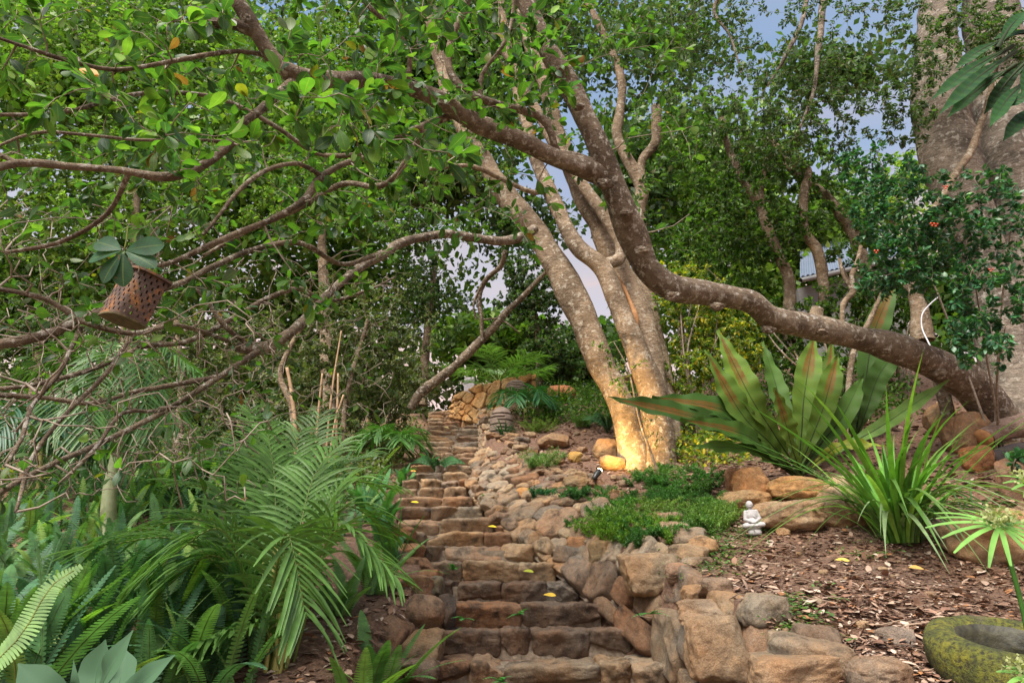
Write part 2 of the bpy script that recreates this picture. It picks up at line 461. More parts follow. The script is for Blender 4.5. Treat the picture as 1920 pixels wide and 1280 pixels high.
# ------------------------------------------------------------------ stones
def ico(sub):
    bm = bmesh.new(); bmesh.ops.create_icosphere(bm, subdivisions=sub, radius=1)
    v = np.array([q.co for q in bm.verts]); f = np.array([[q.index for q in fa.verts] for fa in bm.faces]); bm.free(); return nrm(v), f
ICO = {3: ico(3), 4: ico(4), 5: ico(5)}
PAL = np.array([(.27, .20, .14), (.30, .22, .14), (.22, .175, .135), (.33, .26, .175), (.26, .17, .11), (.20, .175, .145), (.29, .245, .185), (.24, .20, .15)]) * 1.12
def scol(k=1.0): return PAL[rng.integers(len(PAL))] * rng.uniform(.85, 1.15) * k
def stone(mb, c, size, sub=4, box=3.2, yaw=0, tilt=0, cuts=5, rough=.06, col=None, roll=0, over=0.0):
    D, f = ICO[sub]
    size = np.asarray(size, float) / 2
    p = D / (np.abs(D) ** box).sum(1, keepdims=True) ** (1 / box)
    for _ in range(cuts):
        n = rdir(1)[0]; h = rng.uniform(.72, .95)
        e = np.maximum(0, p @ n - h); p = p - e[:, None] * n * .85
    sd_ = rng.uniform(-99, 99, 3)
    d = fbm(p * 1.6 + sd_, 3) * rough * 1.3 + fbm(p * 6 + sd_, 4) * rough * .5 - np.abs(vnoise(p * 3.3 - sd_)) * rough * .7
    p = p * (1 + d[:, None] * (0 if over else 1))
    p = p * size
    if over:
        q = p + sd_; mn = float(np.sort(size)[0]) * 2
        p = p + D * ((fbm(q * 7, 3) * .09 + fbm(q * 26, 4) * .05 - np.abs(vnoise(q * 14)) * .07) * mn)[:, None]
        p[:, 1] += np.maximum(0, (size[2] - p[:, 2])) * np.clip(-p[:, 1] / size[1], 0, 1) * over
    for ang, (i, j) in ((tilt, (1, 2)), (roll, (0, 2)), (yaw, (0, 1))):
        ca, sa = math.cos(ang), math.sin(ang); q = p.copy(); q[:, i] = p[:, i] * ca - p[:, j] * sa; q[:, j] = p[:, i] * sa + p[:, j] * ca; p = q
    mb.add(p + np.asarray(c), f, scol() if col is None else np.asarray(col))

def clip_poly(poly, n, h):
    out = []
    for i in range(len(poly)):
        a, b = poly[i], poly[(i + 1) % len(poly)]
        da, db = a @ n - h, b @ n - h
        if da <= 0: out.append(a)
        if da * db < 0: out.append(a + (b - a) * (da / (da - db)))
    return np.array(out)
def voro(seeds, wts, U, Vv):
    """weighted cells of seeds in the rectangle U x Vv"""
    cells = []
    for i, s in enumerate(seeds):
        poly = np.array([(0, 0), (U, 0), (U, Vv), (0, Vv)], float)
        dd = np.linalg.norm(seeds - s, axis=1)
        for j in np.argsort(dd)[1:22]:
            n = seeds[j] - s; Ld = np.linalg.norm(n); n = n / Ld
            m = Ld / 2 + (wts[i] ** 2 - wts[j] ** 2) / (2 * Ld)
            poly = clip_poly(poly, n, s @ n + m)
            if len(poly) < 3: break
        cells.append(poly)
    return cells
def pillow(mb, poly, fn, H, gap=.018, col=None, rings=7, sides=44, rough=.02):
    """a stone filling one cell; fn(uv, h) gives world points"""
    if len(poly) < 3: return
    c = poly.mean(0)
    ang = np.arange(sides) / sides * 2 * np.pi
    dr = np.stack([np.cos(ang), np.sin(ang)], 1)
    rad = np.full(sides, 9.0)
    for i in range(len(poly)):
        a, b = poly[i], poly[(i + 1) % len(poly)]
        e = b - a; n = A(e[1], -e[0]); l_ = np.linalg.norm(n)
        if l_ < 1e-6: continue
        n /= l_; h = n @ (a - c)
        if h < 0: n, h = -n, -h
        h -= gap
        dn = dr @ n
        rr = np.where(dn > 1e-4, h / np.maximum(dn, 1e-4), 9)
        rad = np.minimum(rad, rr)
    if rad.min() < .012: return
    for _ in range(2): rad = (np.roll(rad, 1) + rad * 2 + np.roll(rad, -1)) / 4
    uv = []; hh = []
    s_ = np.array([1.0, 1.0, .985, .95, .86, .66, .35, 0.0]); hk = np.array([-.35, .45, .74, .90, .98, 1.02, 1.03, 1.03])
    for a, b_ in zip(s_, hk):
        uv.append(c + dr * (rad * a)[:, None]); hh.append(np.full(sides, H * b_))
    uv = np.concatenate(uv); hh = np.concatenate(hh)
    tilt = rng.normal(size=2) * .12
    sd_ = rng.uniform(-50, 50)
    P3 = np.concatenate([uv, hh[:, None]], 1)
    hh = hh + ((uv - c) @ tilt) * np.clip(hh / H, 0, 1) + (fbm(P3 * 9 + sd_, 3) * rough + fbm(P3 * 30 + sd_, 2) * rough * .25) * np.clip(hh / H, 0, 1)
    uv = uv + (np.stack([vnoise(P3 * 11 + sd_), vnoise(P3 * 11 - sd_)], 1)) * .012
    w_ = fn(uv, hh)
    k = len(s_)
    i = np.arange(k - 1)[:, None] * sides; j = np.arange(sides)[None]; j2 = (j + 1) % sides
    f = np.stack([i + j, i + j2, i + sides + j2, i + sides + j], -1).reshape(-1, 4)
    mb.add(w_, f, scol() if col is None else col)

# staircase
stair = thing('stone_staircase', 'long rough brown stone staircase climbing the hillside between ferns and rock wall', 'staircase', (0.1, D0, Z0))
mort = MB(); mortmat = simple_mat('mortar_earth', [(.3, (.08, .06, .045)), (.7, (.30, .235, .17))], 22, .95, .8, .02)
for k in range(-5, 27):
    d = D0 + k * TR; z = Z0 + k * RI
    a, b_ = float(xl(d)), float(xr(d))
    a -= .04; b_ += .10
    if k in (0,): a -= .05; b_ += .25
    smb = MB()
    wtot = b_ - a
    n = int(rng.integers(2, 5)) if 0 < k < 13 else (5 if k <= 0 else int(rng.integers(2, 4)))
    cutp = np.sort(np.linspace(0, 1, n + 1)[1:-1] + rng.uniform(-.10, .10, n - 1))
    e = np.concatenate([[0], cutp, [1]]) * wtot + a
    for i in range(n):
        wd = e[i + 1] - e[i]
        hgt = RI * rng.uniform(1.0, 1.12) + .03
        sub = 5 if k < 5 else 4
        dz = rng.uniform(-.010, .010)
        cc = scol(.9 if k < 4 else 1.0)
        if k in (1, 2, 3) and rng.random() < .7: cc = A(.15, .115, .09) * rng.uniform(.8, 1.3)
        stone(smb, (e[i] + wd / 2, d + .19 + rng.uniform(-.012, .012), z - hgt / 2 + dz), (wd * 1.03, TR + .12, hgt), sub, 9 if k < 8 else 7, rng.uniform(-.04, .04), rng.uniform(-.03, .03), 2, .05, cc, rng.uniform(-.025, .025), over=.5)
        if rng.random() < .6:     # thin filler stones below
            stone(smb, (e[i] + wd * rng.uniform(.2, .8), d + .10, z - hgt - .005), (wd * rng.uniform(.3, .7), .16, .055), 3, 4, 0, 0, 3, .08, scol(.8))
    o = smb.build('step', M['stone'], stair)
    mort.add(np.array([(x, y, zz) for x in (a + .03, b_ - .03) for y in (d + .05, d + TR + .4) for zz in (z - .6, z - .045)]),
             np.array([(0, 1, 3, 2), (4, 6, 7, 5), (0, 4, 5, 1), (2, 3, 7, 6), (1, 5, 7, 3), (0, 2, 6, 4)]))
mort.build('mortar', mortmat, stair, False)

# right retaining wall and cobbled apron as one long dry wall
def wall_curves():
    ys = np.linspace(1.2, 12.6, 140)
    bot = np.stack([xr(ys) + .10, ys, S(ys) - .12], 1)
    tx = np.interp(ys, TOPY, TOPX) + .05
    zt = side_h(tx + .15, ys, RR) - .03
    top = np.stack([tx, ys, zt], 1)
    return ys, bot, top
ys_, botc, topc = wall_curves()
def wall_fn_factory(bot, top, length, hgt, bulge=0.0, flip=1):
    u0 = np.linspace(0, length, len(bot))
    tang = nrm(np.gradient((bot + top) / 2, axis=0))
    upv = nrm(top - bot)
    nn = nrm(np.cross(tang, upv)) * flip
    def fn(uv, h):
        u = np.clip(uv[:, 0], 0, length); v = uv[:, 1] / hgt
        o = np.empty((len(u), 3))
        for c in range(3):
            bb, tt, n_ = np.interp(u, u0, bot[:, c]), np.interp(u, u0, top[:, c]), np.interp(u, u0, nn[:, c])
            o[:, c] = bb + (tt - bb) * v + n_ * (h + bulge * np.sin(np.pi * np.clip(v, 0, 1)))
        return o
    return fn
def dry_wall(mb, bot, top, length, hgt, size, H, sizefn=None, flip=1, colfn=None, bulge=0, gap=.012, rough=.022):
    fn = wall_fn_factory(bot, top, length, hgt, bulge, flip)
    pts = []
    tries = 0
    while tries < 9000:
        q = A(rng.uniform(0, length), rng.uniform(0, hgt)); tries += 1
        r = size * (sizefn(q[0], q[1] / hgt) if sizefn else 1) * rng.uniform(.6, 1.35)
        if all((q[0] - a) ** 2 + (q[1] - b) ** 2 > ((r + rr) * .5) ** 2 for a, b, rr in pts[-400:]): pts.append((q[0], q[1], r))
    pts = np.array(pts)
    cells = voro(pts[:, :2], pts[:, 2] * .5, length, hgt)
    for c, p in zip(cells, pts):
        pillow(mb, c, fn, H * min(1.3, p[2] / size) , gap, colfn(p) if colfn else None, rough=rough)
    # backing earth
    m = 60
    g = [fn(np.stack([np.linspace(0, length, m), np.full(m, v * hgt)], 1), np.full(m, -.012)) for v in np.linspace(0, 1, 8)]
    g = np.array(g)
    i = (np.arange(7)[:, None] * m + np.arange(m - 1)[None]).ravel()
    return g.reshape(-1, 3), np.stack([i, i + 1, i + m + 1, i + m], -1)
rw = thing('retaining_wall', 'rough stone retaining wall and cobbled bank along the right side of the steps', 'wall', (1.1, 3.5, -1))
wb = MB()
sf = lambda u, v: (1.35 if u < 4.2 else .9 if u < 6.5 else .75)
wl = 11.8; wh = .78
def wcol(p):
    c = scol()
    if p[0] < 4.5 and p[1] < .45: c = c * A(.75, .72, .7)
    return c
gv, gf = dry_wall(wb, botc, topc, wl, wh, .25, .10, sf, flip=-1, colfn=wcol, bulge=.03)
wb.build('wall_stones', M['stone'], rw)
eb = MB(); eb.add(gv, gf); eb.build('wall_mortar', mortmat, rw)
cb = MB()
for y_ in np.arange(2.3, 11.5, .17):
    for q_ in range(2 if y_ > 5 else 1):
        s_ = rng.uniform(.15, .30) * (1 if y_ < 6.5 else .8)
        x_ = float(np.interp(y_, TOPY, TOPX)) + rng.uniform(-.04, .10) + q_ * .2
        if 3.0 < y_ < 5.4 and rng.random() < .25: continue
        stone(cb, (x_, y_ + rng.uniform(-.05, .05), gh(x_ + .1, y_) + s_ * .04), (s_, s_ * rng.uniform(.8, 1.2), s_ * rng.uniform(.45, .7)), 4, 5.0, rng.uniform(0, 3), rng.uniform(-.2, .2), 6, .07)
for y_ in np.arange(5.6, 12.9, .19):
    s_ = rng.uniform(.13, .26)
    stone(cb, (float(xr(y_)) + .19 + rng.uniform(-.06, .06), y_, float(S(y_)) + s_ * .06), (s_, s_ * rng.uniform(.7, 1.1), s_ * rng.uniform(.6, .9)), 4, 4.0, rng.uniform(0, 3), rng.uniform(-.3, .3), 6, .07)
cb.build('cap_stones', M['stone'], rw)

# left edging wall (low stacked stones)
lw = thing('edging_wall', 'low stacked stone edging wall on the left side of the lowest steps', 'wall', (-.8, 4.4, -.5))
lb = MB()
for (px, py, d, wpx, hpx, cc) in [(785, 1155, 4.75, 82, 66, (.27, .20, .145)), (792, 1215, 4.45, 76, 62, (.31, .24, .16)), (738, 1200, 4.5, 50, 80, (.28, .19, .13)), (778, 1103, 5.1, 72, 42, (.33, .20, .13)),
        (805, 1083, 5.4, 46, 28, (.30, .19, .12)), (757, 1082, 5.5, 50, 26, (.33, .2, .13)), (772, 1060, 5.7, 70, 28, (.3, .2, .13)), (760, 1032, 6.0, 60, 25, (.34, .21, .13)), (780, 1262, 4.2, 76, 42, (.26, .20, .15)),
        (736, 1262, 4.15, 50, 40, (.24, .18, .14)), (720, 1150, 4.9, 50, 40, (.27, .2, .14)), (835, 1150, 4.85, 34, 60, (.10, .085, .075)), (815, 1105, 5.15, 26, 44, (.2, .18, .13)), (745, 1130, 5.0, 40, 30, (.25, .18, .13)),
        (705, 1225, 4.4, 50, 50, (.25, .19, .14)), (800, 1245, 4.35, 40, 20, (.22, .17, .13)), (745, 1000, 6.4, 60, 26, (.32, .2, .13)), (720, 1060, 5.7, 50, 34, (.28, .19, .13))]:
    c = V(px, py, d); zc = d * cp + c[2] * spn
    stone(lb, c + A(0, .1, 0), (wpx / F * zc * 1.08, .34, hpx / F * zc * 1.12), 4, 3.6, rng.uniform(-.2, .2), 0, 5, .06, cc)
lb.build('wall_stones', M['stone'], lw)

# upper curved wall
uw = thing('upper_stone_wall', 'curved mustard stone wall at the top of the steps below the palm', 'wall', V(900, 775, 12.4))
ub = MB()
bq = catmull([V(846, 784, 12.9), V(868, 790, 12.4), (V(905, 800, 12.0)), V(950, 806, 11.8), V(1000, 800, 12.0)], .1)
tq = catmull([V(852, 752, 12.95), V(872, 738, 12.6), V(905, 724, 12.3), V(950, 712, 12.2), V(1005, 702, 12.4)], .1)
n_ = 60
rs = lambda q: np.stack([np.interp(np.linspace(0, 1, n_), np.linspace(0, 1, len(q)), q[:, c]) for c in range(3)], 1)
bq, tq = rs(bq), rs(tq)
gv, gf = dry_wall(ub, bq, tq, 2.2, .9, .25, .09, flip=1, colfn=lambda p: A(.40, .26, .12) * rng.uniform(.8, 1.25))
ub.build('wall_stones', M['stone_clean'], uw)
eb = MB(); eb.add(gv, gf); eb.build('wall_mortar', mortmat, uw)

def boulder(px, py, d, wpx, hpx, label, col, box=2.8, depth=None, m='stone_clean', roll=0, name='boulder', sub=5, group=None, cuts=6, cat='rock'):
    if 'wall' not in label and 'stone at the wall' not in label and px > 880 and py < 1120:
        d = G(px, py + hpx * .42)[1] + .04
    c = V(px, py, d); zc = d * cp + c[2] * spn
    W_, H_ = wpx / F * zc, hpx / F * zc
    if 'wall' in label and 'uppe' not in label: box, cuts = 6.0, 3
    mb = MB(); stone(mb, c, (W_, depth or W_ * .75, H_ * 1.15), sub, box, rng.uniform(-.15, .15), 0, cuts, .06, col, roll)
    return tag(mb.build(name, M[m], origin=c - A(0, 0, H_ / 2)), label, cat, group)
for a in [
    (1408, 912, 6.35, 72, 62, 'upright orange boulder behind the white seated statue', (.42, .24, .11)),
    (1375, 905, 6.45, 34, 50, 'small upright orange rock at the left end of the boulder pile', (.40, .22, .12)),
    (1492, 918, 6.25, 106, 44, 'flat oval orange boulder lying on top of the boulder pile', (.43, .28, .13)),
    (1395, 940, 6.05, 98, 34, 'flat tan slab just behind the head of the white statue', (.40, .29, .16)),
    (1478, 966, 5.85, 128, 56, 'long grey and tan boulder beside the white statue', (.38, .29, .19)),
    (1582, 945, 5.95, 118, 90, 'large pale tan boulder left of the strappy plant', (.41, .31, .20)),
    (1660, 975, 5.7, 60, 40, 'low tan rock behind the strappy plant clump', (.40, .28, .17)),
    (1862, 1012, 4.3, 165, 96, 'big rounded boulder at the right edge behind the sedge', (.40, .31, .20)),
    (1812, 815, 6.8, 88, 84, 'block shaped brown boulder under the fallen log', (.30, .19, .11)),
    (1764, 790, 7.2, 60, 70, 'upright brown rock beside the leaning trunk base', (.28, .19, .11)),
    (1835, 862, 6.3, 60, 50, 'rust brown rock under the block shaped boulder', (.34, .18, .09)),
    (1900, 905, 5.6, 60, 80, 'dark upright rock at the right edge above the big boulder', (.20, .14, .10)),
    (1468, 998, 5.6, 26, 18, 'small tan stone at the foot of the long grey boulder', (.42, .31, .19)),
    (1682, 1200, 3.05, 84, 40, 'flat grey rock lying on the mulch left of the mossy basin', (.30, .25, .21)),
    (1650, 1262, 2.6, 125, 50, 'flat brown rock at the bottom edge left of the basin', (.31, .235, .17)),
    (1490, 1268, 2.75, 185, 66, 'large tan cap stone at the bottom of the retaining wall', (.36, .27, .18)),
    (1325, 1148, 3.75, 104, 40, 'flat rectangular cap stone on the retaining wall', (.35, .27, .19)),
    (1316, 1117, 4.2, 72, 38, 'rounded brown cap stone behind the flat rectangular one', (.34, .25, .16)),
    (1212, 1077, 4.75, 104, 66, 'large squarish tan boulder in the retaining wall top', (.35, .27, .18)),
    (1270, 1075, 4.9, 46, 34, 'small brown stone right of the large squarish boulder', (.33, .22, .15)),
    (1345, 1215, 3.3, 110, 95, 'tall tan boulder set upright in the lowest wall section', (.35, .26, .17)),
    (1084, 1036, 6.0, 42, 50, 'upright orange brown stone at the wall corner', (.38, .23, .13)),
    (1128, 1045, 5.6, 46, 52, 'upright greenish brown stone next to the wall corner', (.28, .22, .13)),
    (1030, 1010, 6.6, 42, 34, 'tan squarish stone low in the cobbled bank', (.38, .28, .16)),
    (1033, 975, 7.0, 42, 38, 'round tan stone in the middle of the cobbled bank', (.38, .29, .19)),
    (984, 925, 7.5, 34, 20, 'bright orange stone on top of the cobbled bank', (.50, .28, .11)),
    (1156, 930, 7.0, 34, 22, 'small round tan stone in the asparagus fern', (.36, .27, .16)),
    (1137, 843, 8.6, 54, 38, 'rounded brown boulder lit at the tree foot', (.36, .25, .14)),
    (1148, 868, 8.2, 50, 28, 'low rock between the spotlight and the tree foot', (.34, .25, .15)),
    (1080, 858, 8.8, 30, 20, 'small yellow ochre rock on the leafy slope', (.45, .30, .10)),
    (1040, 862, 8.9, 40, 22, 'low brown rock left of the ochre rock', (.32, .24, .16)),
    (1037, 828, 9.4, 60, 26, 'flat slab half buried in the leafy slope', (.31, .23, .15)),
    (1078, 905, 7.8, 50, 22, 'mossy rock left of the spotlight', (.30, .24, .15)),
    (1170, 718, 11.5, 50, 30, 'rust rock high on the bank among ferns', (.38, .2, .12)),
    (1052, 740, 11.5, 56, 30, 'reddish rock near the hilltop ferns', (.40, .2, .11)),
    (590, 1262, 4.0, 100, 30, 'flat tan rock at the foot of the palm', (.34, .25, .16)),
    (372, 1158, 4.4, 70, 60, 'brown rock half hidden among ferns left of the palm', (.26, .19, .13)),
]: boulder(*a)
# small loose rocks
for i in range(46):
    px, py = rng.uniform(900, 1170), rng.uniform(800, 960)
    if px < 890 + (py - 800) * .1: continue
    g = G(px, py)
    mb = MB(); s_ = rng.uniform(.07, .2)
    stone(mb, (0, 0, s_ * .12), (s_, s_ * .8, s_ * .6), 3, 3, rng.uniform(0, 3), 0, 5, .08)
    tag(mb.build('loose_rock', M['stone_clean'], origin=None), 'small loose brown rock in the leaf litter between the steps and the lit tree', 'rock', 'small loose rocks on the slope').location = g
for i in range(30):
    px, py = rng.uniform(1380, 1880), rng.uniform(1040, 1240)
    g = G(px, py)
    mb = MB(); s_ = rng.uniform(.025, .07)
    stone(mb, (0, 0, s_ * .15), (s_, s_ * .8, s_ * .6), 3, 3, rng.uniform(0, 3), 0, 5, .08, scol(1.1))
    tag(mb.build('pebble', M['stone_clean']), 'small pale pebble lying on the bare mulch bed', 'pebble', 'pebbles on the mulch bed').location = g

# ------------------------------------------------------------------ trees
def grow(nodes, nrad, targets, tubes, rscale=.0045, rmin=.0016, sag=.05, wiggle=.22, maxr=None, step=.16):
    """join every target to the skeleton by a wandering twig; returns the twigs"""
    P = np.zeros((len(nodes) + 40 * len(targets) + 10, 3)); Rr = np.zeros(len(P)); n = len(nodes)
    P[:n] = nodes; Rr[:n] = nrad
    d0 = np.array([np.min(((P[:n] - t) ** 2).sum(1)) for t in targets])
    twigs = []
    for t in targets[np.argsort(d0)]:
        dd = ((P[:n] - t) ** 2).sum(1); i = int(np.argmin(dd)); ds = math.sqrt(dd[i])
        if ds < .04: continue
        a = P[i]
        k = int(np.clip(ds / step, 3, 30))
        tt = np.linspace(0, 1, k + 1)[:, None]
        side = np.cross(nrm(t - a), rng.normal(size=3)); side = nrm(side)
        path = a + (t - a) * tt + side * (np.sin(np.pi * tt) * ds * rng.uniform(.04, wiggle)) + UP * (np.sin(np.pi * tt) * ds * rng.uniform(-sag, sag * 2.2))
        jit = rng.normal(size=path.shape) * step * .10; jit[0] = 0
        path = path + jit
        r0 = min(Rr[i] * .8, rmin * 1.6 + rscale * ds * 1.8)
        r = r0 + (rmin - r0) * tt[:, 0] ** .8
        twigs.append((path, r))
        P[n:n + k] = path[1:]; Rr[n:n + k] = r[1:]; n += k
    return twigs
def leaves_on(mb, twigs, per, size, cols, T, frac=.65, spread=.9, droop=.25, cluster=0.0, width=1.0, cutlen=.55, keep=1.0, upn=.9):
    P = []; X = []; Nn = []
    for path, r in twigs:
        if keep < 1 and rng.random() > keep: continue
        seg = np.linalg.norm(np.diff(path, axis=0), axis=1); cum = np.concatenate([[0], np.cumsum(seg)]); tot = cum[-1]
        lo = max(0, tot - cutlen)
        k = max(2, int(per * rng.uniform(.7, 1.3)))
        s_ = lo + (tot - lo) * (1 - rng.random(k) ** (1 + cluster) * frac)
        q = np.stack([np.interp(s_, cum, path[:, c]) for c in range(3)], 1)
        dr = nrm(path[-1] - path[-min(3, len(path))])
        o = nrm(rng.normal(size=(k, 3))); o = nrm(o - (o @ dr)[:, None] * dr)
        x = nrm(dr * rng.uniform(.2, 1.1, (k, 1)) + o * spread - UP * droop * rng.uniform(0, 1.6, (k, 1)))
        P.append(q + o * .01); X.append(x); Nn.append(nrm(UP * upn + rng.normal(size=(k, 3)) * .55))
    if not P: return
    P = np.concatenate(P); X = np.concatenate(X); Nn = np.concatenate(Nn)
    k = len(P)
    c = palette(cols, k)
    # clumps share a tone
    c = c * (1 + .28 * vnoise(P * 1.3)[:, None])
    if T is OBOV:
        w_ = rng.integers(0, 3, k)
        for q_, T_ in enumerate((OBOV, OBOV2, OBOV3)):
            m_ = w_ == q_; inst(mb, T_, P[m_], X[m_], Nn[m_], size * rng.uniform(.45, 1.25, m_.sum()), c[m_], rng.uniform(.8, 1.15, m_.sum()))
        return
    inst(mb, T, P, X, Nn, size * rng.uniform(.5, 1.25, k), c, width * rng.uniform(.8, 1.15, k))
def palette(cols, k):
    cols = np.array(cols, float); wts = cols[:, 3] / cols[:, 3].sum()
    c = cols[rng.choice(len(cols), k, p=wts), :3]
    return c * rng.uniform(.75, 1.25, (k, 1))
def region(n, x0, x1, y0, y1, d0, d1, mask=None, noise=0.0, nsc=1.2):
    out = []
    while len(out) < n:
        q = V(rng.uniform(x0, x1), rng.uniform(y0, y1), d0 + (d1 - d0) * rng.random() ** .8)
        if noise and vnoise((q * nsc)[None])[0] < noise - .55 and rng.random() < .9: continue
        out.append(q)
    return np.array(out)
def ell(n, px, py, d, rx, ry, rd, shell=.4):
    c = V(px, py, d); zc = d * cp + c[2] * spn
    q = rdir(n) * (shell + (1 - shell) * rng.random((n, 1)))
    return c + q * A(rx / F * zc, rd, ry / F * zc)
def limb(mb, pts, r, sides=16, rough=.12, step=.06, end=None):
    """pts: (px,py,d) points; r: radii at them"""
    p = np.array([V(*a) for a in pts]); q = np.column_stack([p, r])
    c = catmull(q, step)
    if max(r) > .3: rough = .22
    c[:, :3] += np.stack([vnoise(c[:, :3] * 2.3 + k * 31) for k in range(3)], 1) * (np.minimum(c[:, 3:4], .06)) * .5
    tube(mb, c[:, :3], c[:, 3], sides, rough=rough, seed=rng.uniform(0, 50))
    return c
GREEN_BIG = [(.07, .165, .024, 5), (.042, .105, .026, 5), (.032, .08, .034, 3), (.11, .20, .032, 2.0), (.14, .19, .13, .6), (.20, .20, .02, .25), (.20, .09, .03, .15)]
GREEN_MID = [(.075, .16, .028, 4), (.05, .11, .022, 3), (.12, .22, .03, 2), (.035, .08, .03, 1.5)]
GREEN_DARK = [(.055, .105, .034, 4), (.042, .085, .032, 3), (.085, .15, .045, 2), (.11, .12, .04, .7)]
GREEN_BLUE = [(.035, .12, .05, 4), (.05, .17, .055, 2), (.025, .08, .035, 2), (.08, .2, .04, .8)]
GREEN_YEL = [(.12, .19, .03, 3), (.07, .15, .03, 3), (.42, .36, .03, 2.4), (.20, .25, .03, 3)]
OLIVE = [(.10, .135, .045, 4), (.07, .115, .042, 3), (.15, .18, .065, 2), (.17, .16, .075, .9), (.26, .27, .2, .5)]
GREEN_LIT = [(.10, .20, .035, 3), (.16, .27, .045, 3), (.07, .14, .035, 2), (.22, .32, .06, 1)]  # far canopy's sunny, backlit look is put into these brighter greens
BRIGHT = [(.20, .32, .05, 4), (.13, .25, .04, 3), (.28, .36, .07, 1)]

# --- the overhanging tree whose limb sweeps in from the right
t1 = thing('overhanging_tree', 'gnarled lichen covered tree with a low limb sweeping in from the right over the steps', 'tree', V(1875, 800, 6.9))
tb = MB(); nodes = []; nr = []
def L1(mb, pts, r, **k):
    c = limb(mb, pts, r, **k); nodes.append(c[::2, :3]); nr.append(c[::2, 3]); return c
L1(tb, [(1900, 850, 7.0), (1860, 765, 6.8), (1790, 700, 6.5), (1700, 662, 6.2), (1610, 632, 6.0), (1520, 612, 5.8), (1450, 598, 5.6), (1400, 568, 5.4), (1330, 553, 5.2), (1262, 540, 5.0), (1215, 508, 4.85), (1192, 450, 4.75), (1167, 390, 4.6), (1138, 322, 4.45), (1112, 255, 4.3), (1075, 170, 4.2), (1030, 90, 4.1), (985, 0, 4.0), (950, -90, 3.9)],
   [.26, .21, .17, .145, .125, .12, .125, .115, .115, .125, .115, .12, .115, .11, .088, .085, .085, .09, .08], sides=20, rough=.16)
L1(tb, [(1150, 335, 4.5), (1060, 302, 4.25), (985, 268, 4.05), (900, 238, 3.85), (855, 212, 3.7), (790, 175, 3.5), (720, 155, 3.3), (640, 150, 3.1), (565, 148, 2.95), (515, 112, 2.85), (482, 60, 2.75), (442, 0, 2.65), (405, -60, 2.6)],
   [.10, .085, .08, .075, .072, .062, .055, .052, .055, .048, .042, .040, .035], sides=16, rough=.16)
br = M['bark_dark']
L1(tb, [(478, 62, 2.75), (440, 50, 2.7), (398, 48, 2.66)], [.036, .032, .031], sides=12)
L1(tb, [(1105, 305, 4.35), (1078, 292, 4.3), (1045, 285, 4.2), (1033, 250, 4.1), (1012, 218, 4.05), (960, 203, 3.95), (905, 188, 3.85), (862, 165, 3.75), (843, 125, 3.7), (850, 70, 3.65), (872, 20, 3.6), (888, -40, 3.5)],
   [.05, .038, .032, .032, .034, .032, .032, .034, .03, .028, .028, .024], sides=12)
L1(tb, [(560, 150, 2.95), (532, 172, 2.88), (490, 208, 2.8), (450, 236, 2.72), (430, 268, 2.68), (378, 308, 2.6), (308, 332, 2.52), (225, 320, 2.45), (130, 312, 2.4), (35, 306, 2.3), (-80, 340, 2.2)], [.035, .028, .026, .024, .026, .022, .024, .017, .017, .018, .014], sides=10)
L1(tb, [(40, 308, 2.32), (0, 290, 2.3), (-80, 285, 2.3)], [.014, .011, .01], sides=8)
L1(tb, [(500, 105, 2.85), (450, 98, 2.78), (390, 104, 2.7), (300, 120, 2.6), (215, 131, 2.5), (120, 112, 2.4), (60, 92, 2.35), (0, 72, 2.3), (-80, 40, 2.2)], [.016, .014, .013, .012, .011, .010, .009, .008, .006], sides=8)
L1(tb, [(730, 262, 3.6), (700, 288, 3.5), (640, 308, 3.4), (592, 340, 3.3), (572, 372, 3.25), (510, 412, 3.15), (440, 440, 3.05), (370, 470, 3.0), (300, 498, 2.9), (250, 480, 2.85)], [.022, .02, .02, .022, .024, .020, .018, .016, .012, .008], sides=10)
L1(tb, [(860, 215, 3.75), (800, 235, 3.68), (730, 262, 3.6)], [.03, .025, .022], sides=10)
L1(tb, [(600, 330, 3.3), (560, 308, 3.2), (500, 320, 3.05), (450, 355, 2.95), (405, 410, 2.85), (380, 440, 2.8)], [.016, .014, .014, .013, .010, .008], sides=8)
L1(tb, [(430, 268, 2.68), (370, 262, 2.6), (260, 262, 2.5), (150, 252, 2.42), (60, 250, 2.35), (-60, 300, 2.3)], [.012, .009, .008, .008, .007, .006], sides=8)
L1(tb, [(700, 480, 5.0), (640, 495, 4.6), (560, 455, 4.2), (470, 470, 3.9), (400, 500, 3.6), (345, 530, 3.4), (250, 555, 3.2), (190, 585, 3.1), (100, 620, 3.0), (0, 642, 2.9), (-100, 650, 2.8)], [.022, .02, .022, .02, .02, .02, .022, .024, .026, .026, .024], sides=10)
L1(tb, [(760, 165, 3.4), (770, 110, 3.3), (745, 60, 3.2), (700, 20, 3.1), (650, -40, 3.0)], [.024, .02, .018, .016, .014], sides=8)
L1(tb, [(900, 188, 3.85), (905, 140, 3.8), (940, 90, 3.7), (960, 40, 3.7), (965, -30, 3.6)], [.02, .018, .017, .015, .013], sides=8)
L1(tb, [(800, 235, 3.68), (740, 330, 3.9), (700, 350, 4.0), (640, 345, 4.1), (560, 390, 4.2), (470, 430, 4.2), (380, 480, 4.2)], [.026, .022, .022, .022, .02, .017, .013], sides=8)
L1(tb, [(700, 288, 4.2), (600, 290, 4.2), (520, 240, 4.0), (420, 190, 3.8), (330, 175, 3.6), (240, 180, 3.4), (120, 210, 3.2), (-30, 215, 3.0)], [.022, .02, .02, .018, .017, .016, .014, .012], sides=8)
L1(tb, [(240, 325, 2.47), (200, 400, 2.6), (120, 450, 2.7), (30, 470, 2.8), (-60, 480, 2.8)], [.014, .012, .011, .010, .008], sides=8)
